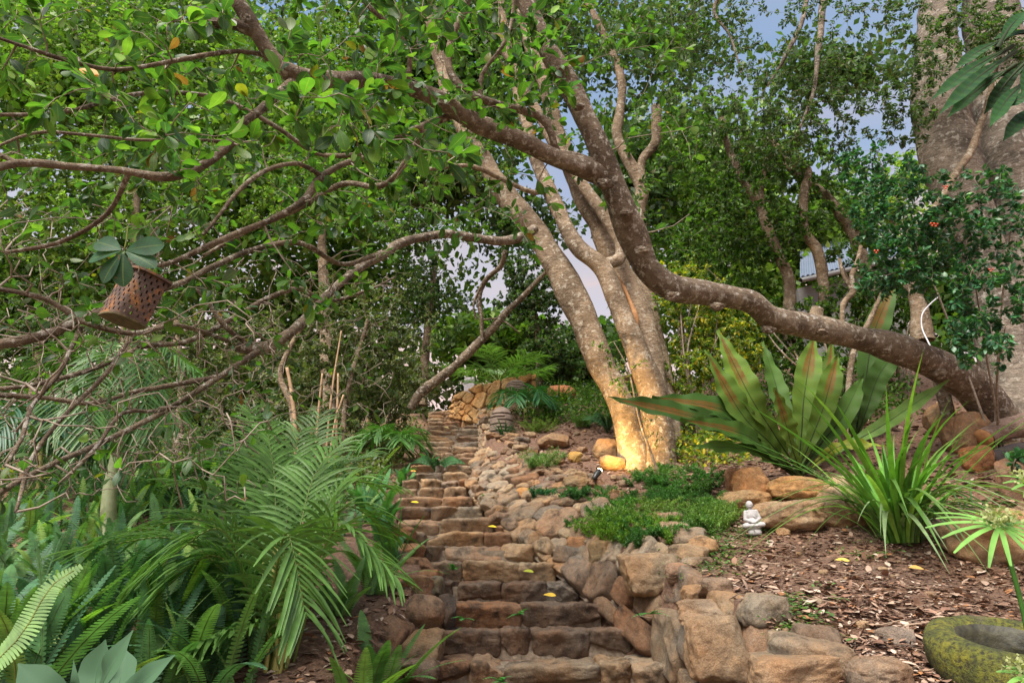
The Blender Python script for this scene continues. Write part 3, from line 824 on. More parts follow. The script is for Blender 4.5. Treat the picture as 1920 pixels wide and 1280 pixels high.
L1(tb, [(1260, 545, 5.0), (1290, 540, 5.0), (1312, 532, 5.0)], [.02, .018, .005], sides=8)
for (px, py, d, r_) in [(1262, 556, 4.85, .055), (1345, 575, 5.1, .05), (1205, 470, 4.65, .05), (1175, 400, 4.5, .045), (1135, 345, 4.35, .06), (1440, 618, 5.5, .05), (1540, 622, 5.72, .045), (1085, 200, 4.1, .04), (1050, 130, 4.05, .035), (960, 262, 3.95, .04), (820, 196, 3.52, .035), (1660, 655, 6.0, .055), (1760, 700, 6.25, .07), (700, 156, 3.2, .026), (590, 152, 2.95, .024), (505, 100, 2.8, .022)]:
    D_, f_ = ICO[4]; c_ = V(px, py, d); tb.add(c_ + D_ * A(1.25, .8, .75) * r_ * (1 + .30 * fbm(D_ * 2.2 + px, 3))[:, None], f_)
tb.build('trunk', M['bark_dark'], t1)
tg = np.concatenate([region(90, 640, 1080, -60, 240, 2.8, 4.4), region(230, -200, 900, -200, 300, 1.9, 3.2), region(190, -150, 900, -150, 430, 3.0, 5.2), region(110, 0, 700, 280, 600, 2.9, 5.2),
                     region(80, 900, 1330, -100, 430, 3.9, 5.6), region(60, 640, 1000, 80, 480, 3.6, 5.4)])
nds, nrr = np.concatenate(nodes), np.concatenate(nr)
mk = nds[:, 0] < 2.0
tw = grow(nds[mk], nrr[mk], tg, None, rscale=.005, rmin=.0024)
wb_ = MB()
for p_, r_ in tw: tube(wb_, p_, r_, 5)
crown = MB()
leaves_on(crown, tw, 12, .092, GREEN_BIG, OBOV, frac=.8, cutlen=.42, keep=.88, spread=.8, cluster=1.3)
wb_.build('twigs', M['twig'], t1)
crown.build('crown', M['leaf_big'], t1)
# bare twig tangle at lower left, same tree
bt = MB()
nodes2 = []
for pts, r in [([(490, 655, 4.4), (430, 620, 4.2), (385, 560, 4.1), (350, 520, 4.0)], [.022, .02, .015, .01]),
               ([(600, 565, 5.0), (560, 540, 4.8), (500, 560, 4.6), (430, 600, 4.4), (350, 640, 4.2), (270, 650, 4.0), (180, 690, 3.8), (60, 720, 3.6), (-60, 730, 3.5)], [.026, .024, .022, .022, .02, .018, .017, .015, .013]),
               ([(-60, 530, 2.8), (90, 560, 2.9), (150, 600, 3.0), (250, 625, 3.1), (330, 610, 3.3), (430, 640, 3.8)], [.012, .014, .015, .015, .014, .014]),
               ([(240, 640, 3.2), (200, 700, 3.1), (120, 780, 3.0), (60, 860, 2.9), (30, 960, 2.8)], [.012, .012, .011, .010, .008]),
               ([(1005, 432, 7.3), (950, 452, 7.0), (860, 440, 6.6), (780, 450, 6.2), (712, 480, 5.8), (655, 515, 5.4), (600, 565, 5.0), (545, 620, 4.6), (490, 655, 4.4), (440, 650, 4.3)], [.075, .06, .055, .052, .05, .04, .045, .045, .045, .04]),
               ([(545, 622, 4.6), (470, 668, 4.3), (400, 715, 4.05), (370, 735, 3.95), (290, 782, 3.7), (190, 830, 3.45), (100, 870, 3.2), (0, 925, 3.0), (-100, 990, 2.8)], [.03, .024, .022, .018, .017, .016, .014, .013, .012]),
               ([(420, 705, 4.1), (330, 722, 3.9), (250, 735, 3.7), (170, 755, 3.5), (90, 745, 3.4), (-60, 735, 3.2)], [.02, .017, .016, .014, .014, .012]),
               ([(170, 585, 3.1), (140, 640, 3.0), (110, 700, 2.9), (60, 760, 2.8), (40, 820, 2.7), (10, 870, 2.6)], [.015, .012, .012, .011, .010, .008]),
               ([(600, 565, 5.0), (640, 560, 5.2), (700, 540, 5.4), (740, 520, 5.6)], [.02, .018, .015, .01]),
               ([(370, 735, 3.95), (300, 770, 3.6), (230, 775, 3.4), (180, 840, 3.2), (120, 900, 3.1)], [.014, .012, .011, .010, .008])]:
    c = limb(bt, pts, r, sides=10); nodes2.append(c[::2])
bt.build('lower_branch', M['bark_dark'], t1)
n2 = np.concatenate(nodes2)
tg = np.concatenate([region(420, -120, 520, 560, 940, 2.4, 4.6), region(170, 400, 740, 480, 800, 4.0, 6.0), region(110, -60, 350, 380, 640, 2.4, 4.0)])
tw2 = grow(n2[:, :3], n2[:, 3], tg, None, rscale=.005, rmin=.0034, wiggle=.3, sag=.1)
bb = MB()
for p_, r_ in tw2: tube(bb, p_, r_, 5)
bb.build('bare_twigs', M['twig'], t1)
bc = MB(); leaves_on(bc, tw2, 3, .075, GREEN_BIG, OBOV, keep=.35, cutlen=.5)
bc.build('lower_leaves', M['leaf_big'], t1)

# --- generic tree
def tree(name, label, cat, limbs, targets, leaf, size, per, cols, bark='bark', leafm='leaf', group=None, twr=(.004, .0022), cut=.6, keep=1, droop=.25, base=None, wiggle=.22, sides=14, limbmat=None, width=1.0, spread=.9, step=.2, twsides=4, extra=None):
    b0 = V(*limbs[0][0][0]) if base is None else base
    t = thing(name, label, cat, b0, group)
    m1 = MB(); nd = []
    for pts, r in limbs:
        c = limb(m1, pts, r, sides=sides); nd.append(c[::3])
    m1.build('trunk', M[bark], t)
    nd = np.concatenate(nd)
    tw = grow(nd[:, :3], nd[:, 3], targets, None, rscale=twr[0], rmin=twr[1], wiggle=wiggle, step=step)
    m2 = MB()
    for p_, r_ in tw: tube(m2, p_, r_, twsides)
    m2.build('branches', M['twig'] if limbmat is None else M[limbmat], t)
    m3 = MB(); leaves_on(m3, tw, per, size, cols, leaf, cutlen=cut, keep=keep, droop=droop, width=width, spread=spread)
    m3.build('crown', M[leafm], t)
    return t

# central lit multi-stemmed tree
tg = np.concatenate([region(330, 820, 1340, -150, 330, 6.8, 10.5), region(120, 700, 980, 200, 450, 7.2, 10.5), region(70, 1150, 1330, 300, 480, 8.2, 9.5)])
tree('multistem_tree', 'pale multi-stemmed tree leaning left above the steps, its foot lit by a spotlight', 'tree',
     [([(1195, 905, 8.0), (1188, 850, 8.0), (1165, 760, 8.0), (1132, 690, 8.05), (1098, 610, 8.1), (1058, 520, 8.2), (1010, 440, 8.3), (950, 370, 8.4), (905, 300, 8.5), (865, 230, 8.6), (830, 130, 8.7), (800, 20, 8.7)], [0.272, 0.216, 0.192, 0.200, 0.208, 0.208, 0.192, 0.176, 0.152, 0.136, 0.120, 0.096]),
      ([(1238, 905, 7.9), (1238, 850, 7.9), (1225, 770, 7.9), (1212, 700, 7.85), (1180, 630, 7.8), (1155, 560, 7.8), (1130, 505, 7.8), (1085, 462, 7.9), (1050, 400, 8.0), (1018, 330, 8.1), (985, 230, 8.2), (960, 130, 8.3), (940, 0, 8.3)], [0.264, 0.216, 0.200, 0.176, 0.160, 0.144, 0.136, 0.112, 0.112, 0.104, 0.096, 0.088, 0.072]),
      ([(1235, 760, 8.2), (1215, 660, 8.3), (1190, 570, 8.3), (1150, 480, 8.3), (1110, 400, 8.3), (1070, 320, 8.3), (1030, 190, 8.3), (990, 60, 8.3), (960, -60, 8.3)], [0.192, 0.200, 0.192, 0.176, 0.160, 0.136, 0.120, 0.112, 0.096]),
      ([(1250, 840, 8.5), (1235, 700, 8.6), (1215, 600, 8.7), (1205, 500, 8.8), (1195, 400, 8.9), (1200, 340, 8.9), (1160, 260, 8.9), (1165, 150, 8.9), (1130, 60, 8.9), (1080, -40, 8.9)], [0.224, 0.208, 0.192, 0.160, 0.128, 0.120, 0.088, 0.080, 0.072, 0.064]),
      ([(1130, 505, 7.8), (1165, 460, 7.9), (1060, 300, 8), (1000, 200, 8.1), (930, 60, 8.1)], [0.080, 0.088, 0.088, 0.080, 0.064]),
      ([(1205, 340, 8.9), (1205, 300, 8.9), (1232, 262, 8.9), (1228, 200, 8.9)], [0.072, 0.080, 0.080, 0.088]),
      ([(1030, 350, 8.1), (1000, 360, 7.9), (940, 335, 7.7), (880, 310, 7.4), (790, 320, 7.1)], [0.048, 0.040, 0.036, 0.032, 0.024])],
     tg, OVAL, .085, 26, GREEN_MID, sides=22, base=V(1215, 900, 8.0), cut=.7)
# split heartwood streak: torn orange wood on the middle stem
wd = MB()
q = catmull([np.append(V(1150, 505, 8.06), .004), np.append(V(1172, 545, 8.04), .035), np.append(V(1190, 590, 8.03), .04), np.append(V(1197, 625, 8.04), .003)], .04)
tube(wd, q[:, :3] , q[:, 3], 8, rough=.3)
o = wd.build('torn_wood', M['bark_cut'], bpy.data.objects['multistem_tree'])

# big tree at the right edge
tg = np.concatenate([ell(150, 1560, 60, 7.0, 190, 150, 1.2), ell(170, 1450, 190, 7.5, 170, 120, 1.0), ell(130, 1560, 230, 7.2, 120, 100, 1.0), ell(70, 1760, 40, 6.2, 120, 110, .8), ell(90, 1790, 90, 6.2, 110, 120, .4), ell(110, 1200, 60, 8.6, 110, 110, .8), ell(120, 1400, 260, 8.2, 130, 90, .9), ell(90, 1700, 200, 6.5, 60, 90, .4), ell(70, 1880, 60, 6.3, 60, 90, .3), ell(100, 1330, 50, 7.8, 110, 100, 1.0), ell(70, 1290, 150, 8.0, 80, 90, .8), ell(45, 1650, -20, 6.6, 140, 60, .8)])
tree('strangler_tree', 'massive grey tree with fused trunks rising at the right edge of the picture', 'tree',
     [([(1930, 880, 7.4), (1900, 740, 7.3), (1862, 570, 7.3), (1822, 420, 7.3), (1790, 300, 7.3), (1765, 180, 7.3), (1755, 60, 7.3), (1762, -80, 7.3), (1770, -260, 7.3)], [.40, .30, .25, .28, .31, .32, .30, .31, .3]),
      ([(1990, 760, 7.5), (1950, 560, 7.5), (1918, 420, 7.5), (1890, 290, 7.5), (1868, 160, 7.5), (1856, 40, 7.5), (1850, -80, 7.5), (1850, -240, 7.5)], [.55, .46, .42, .42, .40, .38, .36, .34]),
      ([(1760, -60, 7.3), (1680, -110, 7.2), (1580, -90, 7.1), (1545, 0, 7.1), (1535, 90, 7.1), (1525, 170, 7.1), (1500, 240, 7.1)], [.09, .07, .06, .05, .04, .03, .015]),
      ([(1580, -90, 7.1), (1520, -20, 7.3), (1500, 50, 7.3), (1470, 110, 7.4), (1440, 160, 7.5)], [.05, .04, .035, .03, .015]),
      ([(1580, -90, 7.1), (1420, -60, 7.6), (1340, 10, 7.9), (1370, 70, 7.9), (1392, 140, 7.9)], [.05, .04, .03, .02, .012])],
     tg, OVAL, .056, 26, GREEN_DARK, bark='bark_big', sides=40, base=V(1930, 830, 7.4), cut=.5, droop=.4, width=.85)

# slim trees behind on the right
slim = [('slim_tree', 'slim crooked tree with forked top behind the sweeping limb', [([(1480, 640, 9.2), (1478, 530, 9.2), (1455, 470, 9.2), (1425, 390, 9.2), (1380, 310, 9.2), (1350, 215, 9.2)], [.10, .095, .09, .08, .07, .05]), ([(1425, 390, 9.2), (1440, 290, 9.3), (1480, 320, 9.2)], [.05, .04, .03])]),
        ('slim_tree', 'slim crooked trunk standing left of the blue roof', [([(1550, 640, 9.0), (1545, 540, 9.0), (1530, 470, 9.0), (1505, 430, 9.0), (1508, 360, 9.0), (1515, 320, 9.0), (1480, 305, 9.0), (1440, 262, 9.0)], [.10, .09, .085, .08, .07, .065, .07, .05])]),
        ('slim_tree', 'leaning pale trunk rising in front of the yellow green tree', [([(1640, 560, 9.6), (1600, 440, 9.6), (1560, 380, 9.6), (1500, 330, 9.6), (1435, 270, 9.6)], [.10, .10, .09, .09, .07])]),
        ]
tgs = [np.concatenate([ell(110, 1370, 300, 9.2, 130, 100, .9), ell(80, 1420, 420, 9.0, 110, 90, .8)]), np.concatenate([ell(150, 1500, 310, 9.2, 130, 80, .8), ell(40, 1500, 440, 9.2, 50, 50, .6)]), np.concatenate([ell(70, 1600, 400, 9.6, 90, 70, .6), ell(60, 1290, 250, 9.6, 90, 100, .8)])]
for (nm, lb_, lm), tt in zip(slim, tgs): tree(nm, lb_, 'tree', lm, tt, OVAL, .08, 26, GREEN_MID, group='slim trees behind the sweeping limb', cut=.55)

# shrubs
def shrub(name, label, base, targets, leaf, size, per, cols, leafm='leaf', stems=5, group=None, r=.02, cut=.4, width=1.0, spread=.9, droop=.2, twr=(.004, .0018), cat='shrub', bark='twig', step=.2):
    t = thing(name, label, cat, base, group)
    m1 = MB(); nd = []
    c0 = targets.mean(0)
    for i in range(stems):
        tip = targets[rng.integers(len(targets))]
        mid = (base + tip) / 2 + rng.normal(size=3) * A(.1, .1, .05) + UP * .1
        q = catmull([np.append(base + rng.normal(size=3) * A(.06, .06, 0), r), np.append(mid, r * .7), np.append(tip, r * .3)], .1)
        tube(m1, q[:, :3], q[:, 3], 8, rough=.1); nd.append(q[::2])
    m1.build('stems', M[bark], t)
    nd = np.concatenate(nd)
    tw = grow(nd[:, :3], nd[:, 3], targets, None, rscale=twr[0], rmin=twr[1], step=step)
    m2 = MB()
    for p_, r_ in tw: tube(m2, p_, r_, 4)
    m2.build('twigs', M['twig'], t)
    m3 = MB(); leaves_on(m3, tw, per, size, cols, leaf, cutlen=cut, width=width, spread=spread, droop=droop)
    m3.build('foliage', M[leafm], t); return t
t = shrub('orange_jasmine', 'glossy dark green shrub with red berries hanging in front of the big right tree', Gd(1875, 6.5), np.concatenate([ell(150, 1690, 390, 5.6, 110, 90, .5), ell(130, 1850, 420, 5.2, 110, 110, .5), ell(110, 1690, 500, 5.6, 90, 80, .4), ell(90, 1850, 560, 5.2, 90, 80, .4), ell(40, 1830, 640, 5.2, 50, 60, .3), ell(50, 1620, 320, 6.0, 60, 60, .3)]),
      OVAL, .056, 26, GREEN_BLUE, 'leaf_shiny', stems=4, cut=.3, width=1.0, r=.014)
berry = simple_mat('red_berry', [(.3, (.5, .03, .02)), (.7, (.7, .08, .03))], 20, .35, 0)
for px, py in [(1770, 350), (1745, 419), (1752, 420), (1640, 470), (1855, 505)]:
    mbb = MB(); D_, f_ = ICO[3]
    for k in range(3): mbb.add(V(px + k * 3, py + (k % 2) * 4, 5.15) + D_ * .009 , f_)
    mbb.build('berries', berry, t)
shrub('yellow_green_shrub', 'yellow flecked sunlit shrub to the right of the lit trunks', Gd(1320, 8.6), np.concatenate([ell(190, 1290, 560, 8.4, 75, 110, .5), ell(150, 1370, 640, 8.6, 90, 90, .5), ell(110, 1300, 690, 8.4, 60, 60, .4)]), OVAL, .055, 28, GREEN_YEL, stems=9, cut=.4)
shrub('hillside_shrub', 'dense mid green shrub mass below the blue roof', Gd(1560, 8.8), np.concatenate([ell(150, 1460, 640, 9.0, 90, 90, .5), ell(150, 1600, 590, 8.7, 110, 80, .5), ell(110, 1380, 500, 9.4, 100, 90, .5)]), OVAL, .065, 28, GREEN_MID, stems=9, cut=.4)
shrub('hillside_shrub', 'leafy green shrub left of the strappy big tree and right of the blue roof', Gd(1690, 9.3), np.concatenate([ell(110, 1750, 470, 9.0, 60, 80, .4), ell(45, 1610, 470, 8.8, 70, 25, .3), ell(90, 1640, 580, 8.6, 70, 60, .4), ell(60, 1560, 700, 8.0, 60, 50, .3)]), OVAL, .065, 28, GREEN_MID, stems=7, cut=.4)
shrub('thicket_shrub', 'dense olive shrub pressing against the left side of the upper steps', Gd(715, 11), np.concatenate([ell(160, 700, 770, 11.0, 90, 60, .6, .1), ell(110, 620, 800, 10.0, 100, 50, .5, .1), ell(70, 780, 720, 13.0, 40, 50, .5, .1)]), OVAL, .06, 28, OLIVE, stems=9, cut=.4)
shrub('thicket_shrub', 'dense shrub mass behind the palm fronds and bare twigs', Gd(480, 10), np.concatenate([ell(160, 470, 800, 10.0, 130, 60, .6, .1), ell(110, 250, 820, 10.0, 130, 60, .5, .1)]), OVAL, .06, 28, GREEN_DARK, stems=9, cut=.4)
# forked dead stick and grey stump by the limb
for nm, lb_, sg in [('dead_sapling', 'bare forked sapling standing behind the sweeping limb under the roof', [([(1580, 610, 7.6), (1582, 570, 7.6), (1600, 545, 7.6), (1598, 520, 7.6), (1608, 490, 7.6), (1614, 462, 7.6)], [.035, .035, .04, .035, .03, .03]), ([(1600, 545, 7.6), (1582, 515, 7.6), (1574, 485, 7.6)], [.03, .024, .02])]),
                    ('leaning_pole', 'thin leaning trunk crossing behind the sweeping limb above the birds nest fern', [([(1580, 830, 7.0), (1592, 740, 7.0), (1600, 660, 7.0), (1630, 600, 7.0), (1660, 540, 7.0)], [.04, .035, .035, .03, .025])]),
                    ('leaning_pole', 'dark thin trunk crossing in front of the big right tree', [([(1700, 480, 6.6), (1765, 370, 6.6), (1815, 290, 6.6), (1845, 210, 6.6), (1870, 120, 6.6)], [.04, .04, .045, .035, .03])]),
                    ('tree_stump', 'short leaning grey trunk with broken top right of the roof', [([(1735, 640, 7.8), (1722, 590, 7.8), (1705, 535, 7.8)], [.13, .11, .09])]),
                    ('tree_stump', 'broken grey stump rising behind the middle of the sweeping limb', [([(1535, 615, 6.9), (1530, 595, 6.9), (1535, 580, 6.9)], [.12, .09, .07])]),
                    ('root_trunk', 'pale thin trunk under the right end of the sweeping limb', [([(1785, 790, 6.9), (1768, 730, 6.9), (1760, 690, 6.8)], [.07, .075, .08])])]:
    m_ = MB()
    for pts, r in sg: limb(m_, pts, r, sides=12)
    tag(m_.build(nm, M['bark'], origin=V(*sg[0][0][0])), lb_, 'dead wood')
# dead leaning log over the steps + vines
m_ = MB(); limb(m_, [(770, 765, 10.6), (800, 728, 10.5), (850, 690, 10.3), (905, 635, 10.2), (950, 590, 10.0), (1000, 535, 9.9), (1035, 500, 9.8)], [.08, .085, .08, .075, .06, .045, .03], sides=12)
tag(m_.build('leaning_log', M['bark_dark'], origin=V(770, 765, 10.6)), 'dead trunk leaning diagonally above the top of the steps', 'log')
m_ = MB(); limb(m_, [(905, 640, 10.1), (902, 600, 10.0), (898, 560, 9.9), (912, 525, 9.8), (940, 500, 9.6), (948, 470, 9.4)], [.03, .04, .045, .045, .045, .04], sides=10)
limb(m_, [(893, 600, 10), (888, 570, 9.9), (905, 530, 9.8)], [.02, .02, .018], sides=8)
limb(m_, [(905, 600, 10), (940, 600, 10), (975, 625, 10)], [.02, .02, .012], sides=8)
tag(m_.build('hanging_vine', M['bark_dark'], origin=V(905, 640, 10.1)), 'thick curved woody vine hanging above the leaning dead trunk', 'vine')

# background woods
wood = [
 ('thicket_tree', 'dense olive green small tree left of the top of the steps', [([(560, 860, 9.6), (545, 760, 9.6), (530, 680, 9.6), (600, 560, 9.7)], [.06, .05, .045, .03]), ([(640, 850, 9.9), (650, 740, 9.9), (690, 600, 9.9)], [.05, .04, .03])], [ell(330, 620, 640, 10.0, 150, 150, .9, .2), ell(200, 740, 640, 10.6, 90, 150, .8, .2)], OLIVE, .06),
 ('thicket_tree', 'dark leafy tree standing at the left of the palm trunk', [([(330, 880, 10.5), (340, 740, 10.5), (330, 600, 10.5)], [.09, .07, .05])], [ell(300, 400, 640, 10.8, 150, 150, 1.0, .2), ell(180, 480, 790, 10.0, 120, 70, .7, .2)], OLIVE, .065),
 ('thicket_tree', 'dark leafy tree at the far left edge behind the fern bed', [([(60, 900, 10.5), (60, 740, 10.6), (90, 600, 10.7)], [.09, .07, .05])], [ell(320, 90, 640, 11, 200, 160, 1.0, .2), ell(200, 130, 830, 10.2, 180, 70, .8, .2)], GREEN_DARK, .07),
 ('canopy_tree', 'bright green canopy tree beyond the overhanging branches at top left', [([(250, 850, 13), (240, 600, 13), (260, 350, 13)], [.15, .13, .08])], [ell(330, 150, 350, 12.5, 300, 180, 1.5, .2), ell(200, 100, 80, 12.5, 300, 160, 1.5, .2)], GREEN_LIT, .11),
 ('canopy_tree', 'bright green canopy tree beyond the overhanging branches at upper middle', [([(620, 830, 13), (610, 600, 13), (600, 350, 13)], [.15, .13, .08])], [ell(330, 600, 330, 12.5, 260, 170, 1.5, .2), ell(200, 620, 90, 12.5, 270, 150, 1.5, .2)], GREEN_LIT, .11),
 ('canopy_tree', 'grey green small leaved tree between the steps and the leaning trunks', [([(790, 760, 14), (800, 640, 14), (815, 500, 14)], [.13, .10, .06])], [ell(170, 800, 560, 13.5, 90, 120, 1.0, .2), ell(90, 780, 440, 13.5, 70, 60, .8, .2)], GREEN_DARK, .08),
 ('hilltop_tree', 'dark round crowned tree at the hilltop behind the leaning trunks', [([(1010, 730, 13.5), (1010, 660, 13.5), (1000, 560, 13.5)], [.10, .08, .05])], [ell(360, 1000, 560, 13.2, 90, 90, .9, .2), ell(220, 1040, 660, 13.0, 75, 50, .7, .2), ell(60, 960, 500, 13.3, 50, 50, .6, .2)], GREEN_DARK, .08),
 ('hilltop_tree', 'shrubby dark tree behind the lit trunks at the hilltop', [([(1280, 740, 12), (1280, 640, 12), (1270, 520, 12)], [.1, .08, .05])], [ell(220, 1290, 500, 11.5, 80, 110, .8, .2), ell(150, 1380, 380, 11.5, 90, 80, .8, .2)], GREEN_MID, .08),
]
for nm, lb_, lm, tl, cl, sz in wood:
    tree(nm, lb_, 'tree', lm, np.concatenate(tl), OVAL if sz < .09 else KITE, sz, 30, cl, group={'thicket_tree': 'thicket trees on the left', 'canopy_tree': 'canopy trees beyond the steps', 'hilltop_tree': 'trees on the hilltop'}[nm], cut=.6, base=Gd(lm[0][0][0][0], lm[0][0][0][2]), twr=(.0045, .003), step=.3)
tree('distant_tree', 'pale yellow green tree far behind in the gap left of the big trunk', 'tree', [([(1680, 620, 22), (1680, 500, 22), (1670, 380, 22)], [.2, .15, .1])], np.concatenate([ell(220, 1650, 390, 22, 130, 80, 2, .2), ell(120, 1700, 330, 22, 60, 60, 1.5, .2), ell(120, 1600, 480, 22, 120, 60, 1.5, .2)]), KITE, .2, 14, BRIGHT, twr=(.006, .006), step=.5)
# far wood closing the view: one mass
fw = MB()
for (px, py, d, rx, ry, rd, n, cc) in [(100, 560, 19, 420, 330, 3, 9000, GREEN_LIT), (620, 560, 19, 300, 260, 3, 6500, GREEN_LIT), (520, 760, 17, 420, 120, 2, 5000, OLIVE), (-300, 500, 17, 300, 400, 3, 4000, GREEN_MID),
                                       (1400, 560, 18, 260, 170, 3, 4500, BRIGHT), (1800, 560, 16, 260, 170, 2, 2500, GREEN_MID), (1040, 700, 17, 200, 40, 2, 1200, GREEN_DARK), (300, 100, 19, 500, 260, 3, 5000, GREEN_MID), (760, 180, 16, 300, 260, 2, 6000, GREEN_MID), (980, 420, 17, 120, 60, 2, 500, GREEN_DARK), (1330, 330, 16, 230, 190, 2, 3200, GREEN_LIT), (950, 60, 16, 260, 190, 2, 3500, GREEN_DARK), (150, 120, 15, 420, 260, 2, 7000, GREEN_LIT), (500, 300, 15.5, 330, 200, 2, 4500, GREEN_LIT), (850, 330, 16, 130, 80, 1.5, 900, OLIVE), (1180, 330, 15, 90, 170, 1.5, 1300, GREEN_DARK), (1560, 130, 15, 180, 60, 1.5, 700, GREEN_DARK), (930, 640, 16, 130, 55, 1.5, 1200, GREEN_LIT), (1130, 640, 16, 90, 40, 1.2, 500, GREEN_MID), (1250, 80, 16, 160, 130, 2, 900, GREEN_DARK), (1480, 420, 17, 160, 120, 2, 2000, GREEN_LIT)]:
    P_ = ell(int(n * 3.6), px, py, d, rx, ry, rd, .1)
    keep_ = vnoise(P_ * .9) + vnoise(P_ * 2.1) * .5 > -.35
    P_ = P_[keep_]; k = len(P_)
    inst(fw, KITE, P_, rdir(k) - UP * .3, nrm(rdir(k) + UP * .7), rng.uniform(.16, .32, k), palette(cc, k) * (1 + .3 * vnoise(P_ * .7)[:, None]))
tag(fw.build('far_wood', M['leaf']), 'distant green woodland filling the gaps behind the garden trees', 'woodland', kind='stuff')
# upright bamboo-like stems in the thicket
for i, (px, py0, py1, d, r, lean) in enumerate([(556, 835, 690, 8.6, .035, -18), (592, 850, 700, 8.8, .022, 12), (618, 850, 740, 8.9, .02, 26), (632, 850, 700, 9.0, .022, 2), (610, 860, 620, 9.2, .018, 30)]):
    m_ = MB(); limb(m_, [(px, py0 + 20, d), (px + lean * .4, (py0 + py1) / 2, d), (px + lean, py1, d)], [r, r * .9, r * .7], sides=8)
    tag(m_.build('bare_stem', M['tan_stem']), 'thin tan bare stem behind the palm, %s of the five' % ['leftmost and thickest', 'second from the left', 'fourth from the left', 'rightmost', 'third and tallest'][i], 'stem', 'bare tan stems behind the palm')
# ------------------------------------------------------------------ plants
FG = [(.065, .155, .055, 4), (.048, .125, .06, 4), (.10, .20, .06, 2), (.18, .29, .07, .9)]
def fern_frond(mb, base, az, ln, up, droop, col, n=26, pw=.055, gap=1.0, seg=1, tilt=None):
    t = np.linspace(.04, 1, n)
    h = A(math.cos(az), math.sin(az), 0)
    d0 = nrm(h * (1 - up) + UP * up)
    c = base + d0 * (ln * t)[:, None] - UP * (droop * ln * t ** 2)[:, None] + h * (droop * .5 * ln * t ** 2)[:, None]
    tg = nrm(np.gradient(c, axis=0))
    sd_ = nrm(np.cross(tg, h * .3 + UP + 0 * tg)) if up < .93 else nrm(np.cross(tg, A(math.cos(az + 1.2), math.sin(az + 1.2), .1) + 0 * tg))
    if tilt is not None: sd_ = nrm(sd_ + UP * tilt)
    nn = np.cross(sd_, tg)
    prof = pw * np.sin(np.pi * (.12 + .86 * t)) ** .6
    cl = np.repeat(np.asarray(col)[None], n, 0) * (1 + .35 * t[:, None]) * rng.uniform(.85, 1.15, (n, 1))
    wd_ = ln / n * gap * .95
    for s in (-1, 1):
        ribbons(mb, c, sd_ * s + tg * .28 + nn * .05, nn, prof, wd_, .12, cl, seg=seg, prof=lambda t_: 1 - .55 * t_ ** 2, fold=0)
    tube(mb, c[::5], np.linspace(.004, .0015, len(c[::5])), 3, np.array(col) * A(1.6, 1.1, 1), cap=False)
def fern_plant(mb, base, n=12, ln=.5, pw=.05, up=(.45, .95), cols=FG, nfr=24):
    for i in range(n):
        fern_frond(mb, base + rng.normal(size=3) * A(.04, .04, 0), rng.uniform(0, 2 * np.pi), ln * rng.uniform(.6, 1.2), rng.uniform(*up), rng.uniform(.1, .55), palette(cols, 1)[0], n=nfr, pw=pw)
# the fern bed: too dense to count
fb = MB()
cnt = 0
while cnt < 1000:
    if cnt < 560: px, py = rng.uniform(-40, 470), rng.uniform(940, 1330)
    else: px, py = rng.uniform(-40, 760), rng.uniform(900, 1010)
    g = G(px, py)
    if g[0] > xl(g[1]) - .35: continue
    near = g[1] < 6
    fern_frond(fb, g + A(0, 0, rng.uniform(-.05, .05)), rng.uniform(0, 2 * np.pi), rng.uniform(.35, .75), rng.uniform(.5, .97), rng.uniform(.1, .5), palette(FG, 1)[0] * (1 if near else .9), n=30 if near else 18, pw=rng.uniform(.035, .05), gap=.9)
    cnt += 1
tag(fb.build('fern_bed', M['fern']), 'dense bed of dark green sword ferns filling the slope at lower left', 'ferns', kind='stuff')
# ferns one can point at
spots = [(45, 1270, 3.0, .75, 9, 'tall sword fern with a long arching frond at the bottom left'), (95, 1235, 3.3, .55, 9, 'sword fern with upright light green frond beside the agave at bottom left'),
         (655, 1275, 3.75, .62, 10, 'light green sword fern at the bottom left of the lowest step'), (700, 1240, 4.1, .72, 12, 'sword fern with long dark fronds leaning on the edging wall'),
         (700, 1120, 4.9, .62, 14, 'upright sword fern against the left edging stones'), (735, 1045, 5.6, .6, 14, 'sword fern clump left of the middle steps'),
         (715, 985, 6.3, .7, 14, 'sword fern arching towards the steps right of the palm'), (690, 930, 7.2, .7, 12, 'sword fern behind the palm next to the upper steps'),
         (300, 1215, 3.9, .55, 12, 'pale green sword fern between the agave and the palm'), (345, 1160, 4.3, .55, 12, 'sword fern clump left of the palm stems'),
         (215, 1120, 4.6, .5, 10, 'sword fern with yellow green fronds in the middle of the fern bed'), (430, 1262, 3.8, .35, 8, 'small sword fern at the foot of the palm stems'),
         (630, 1190, 4.5, .5, 9, 'dark low sword fern between the palm and the edging wall'), (755, 870, 8.6, .55, 9, 'fern with broad fronds left of the upper steps'), (805, 850, 9.4, .5, 8, 'small fern with glossy fronds at the left of the upper steps')]
for px, py, d, ln, n, lb_ in spots:
    g = Gd(px, d); m_ = MB()
    c_ = [(.09, .20, .06, 3), (.12, .25, .07, 2)] if py > 1100 and px > 600 else FG if py > 1100 else [(.05, .16, .05, 3), (.07, .2, .05, 2), (.04, .12, .045, 2)]
    if 'light green' in lb_ or 'pale' in lb_: c_ = [(.13, .26, .06, 3), (.17, .32, .06, 2)]
    fern_plant(m_, g, n, ln, .055, (.55, .97), c_, 34)
    tag(m_.build('sword_fern', M['fern'], origin=g), lb_, 'fern', 'sword ferns beside the steps')
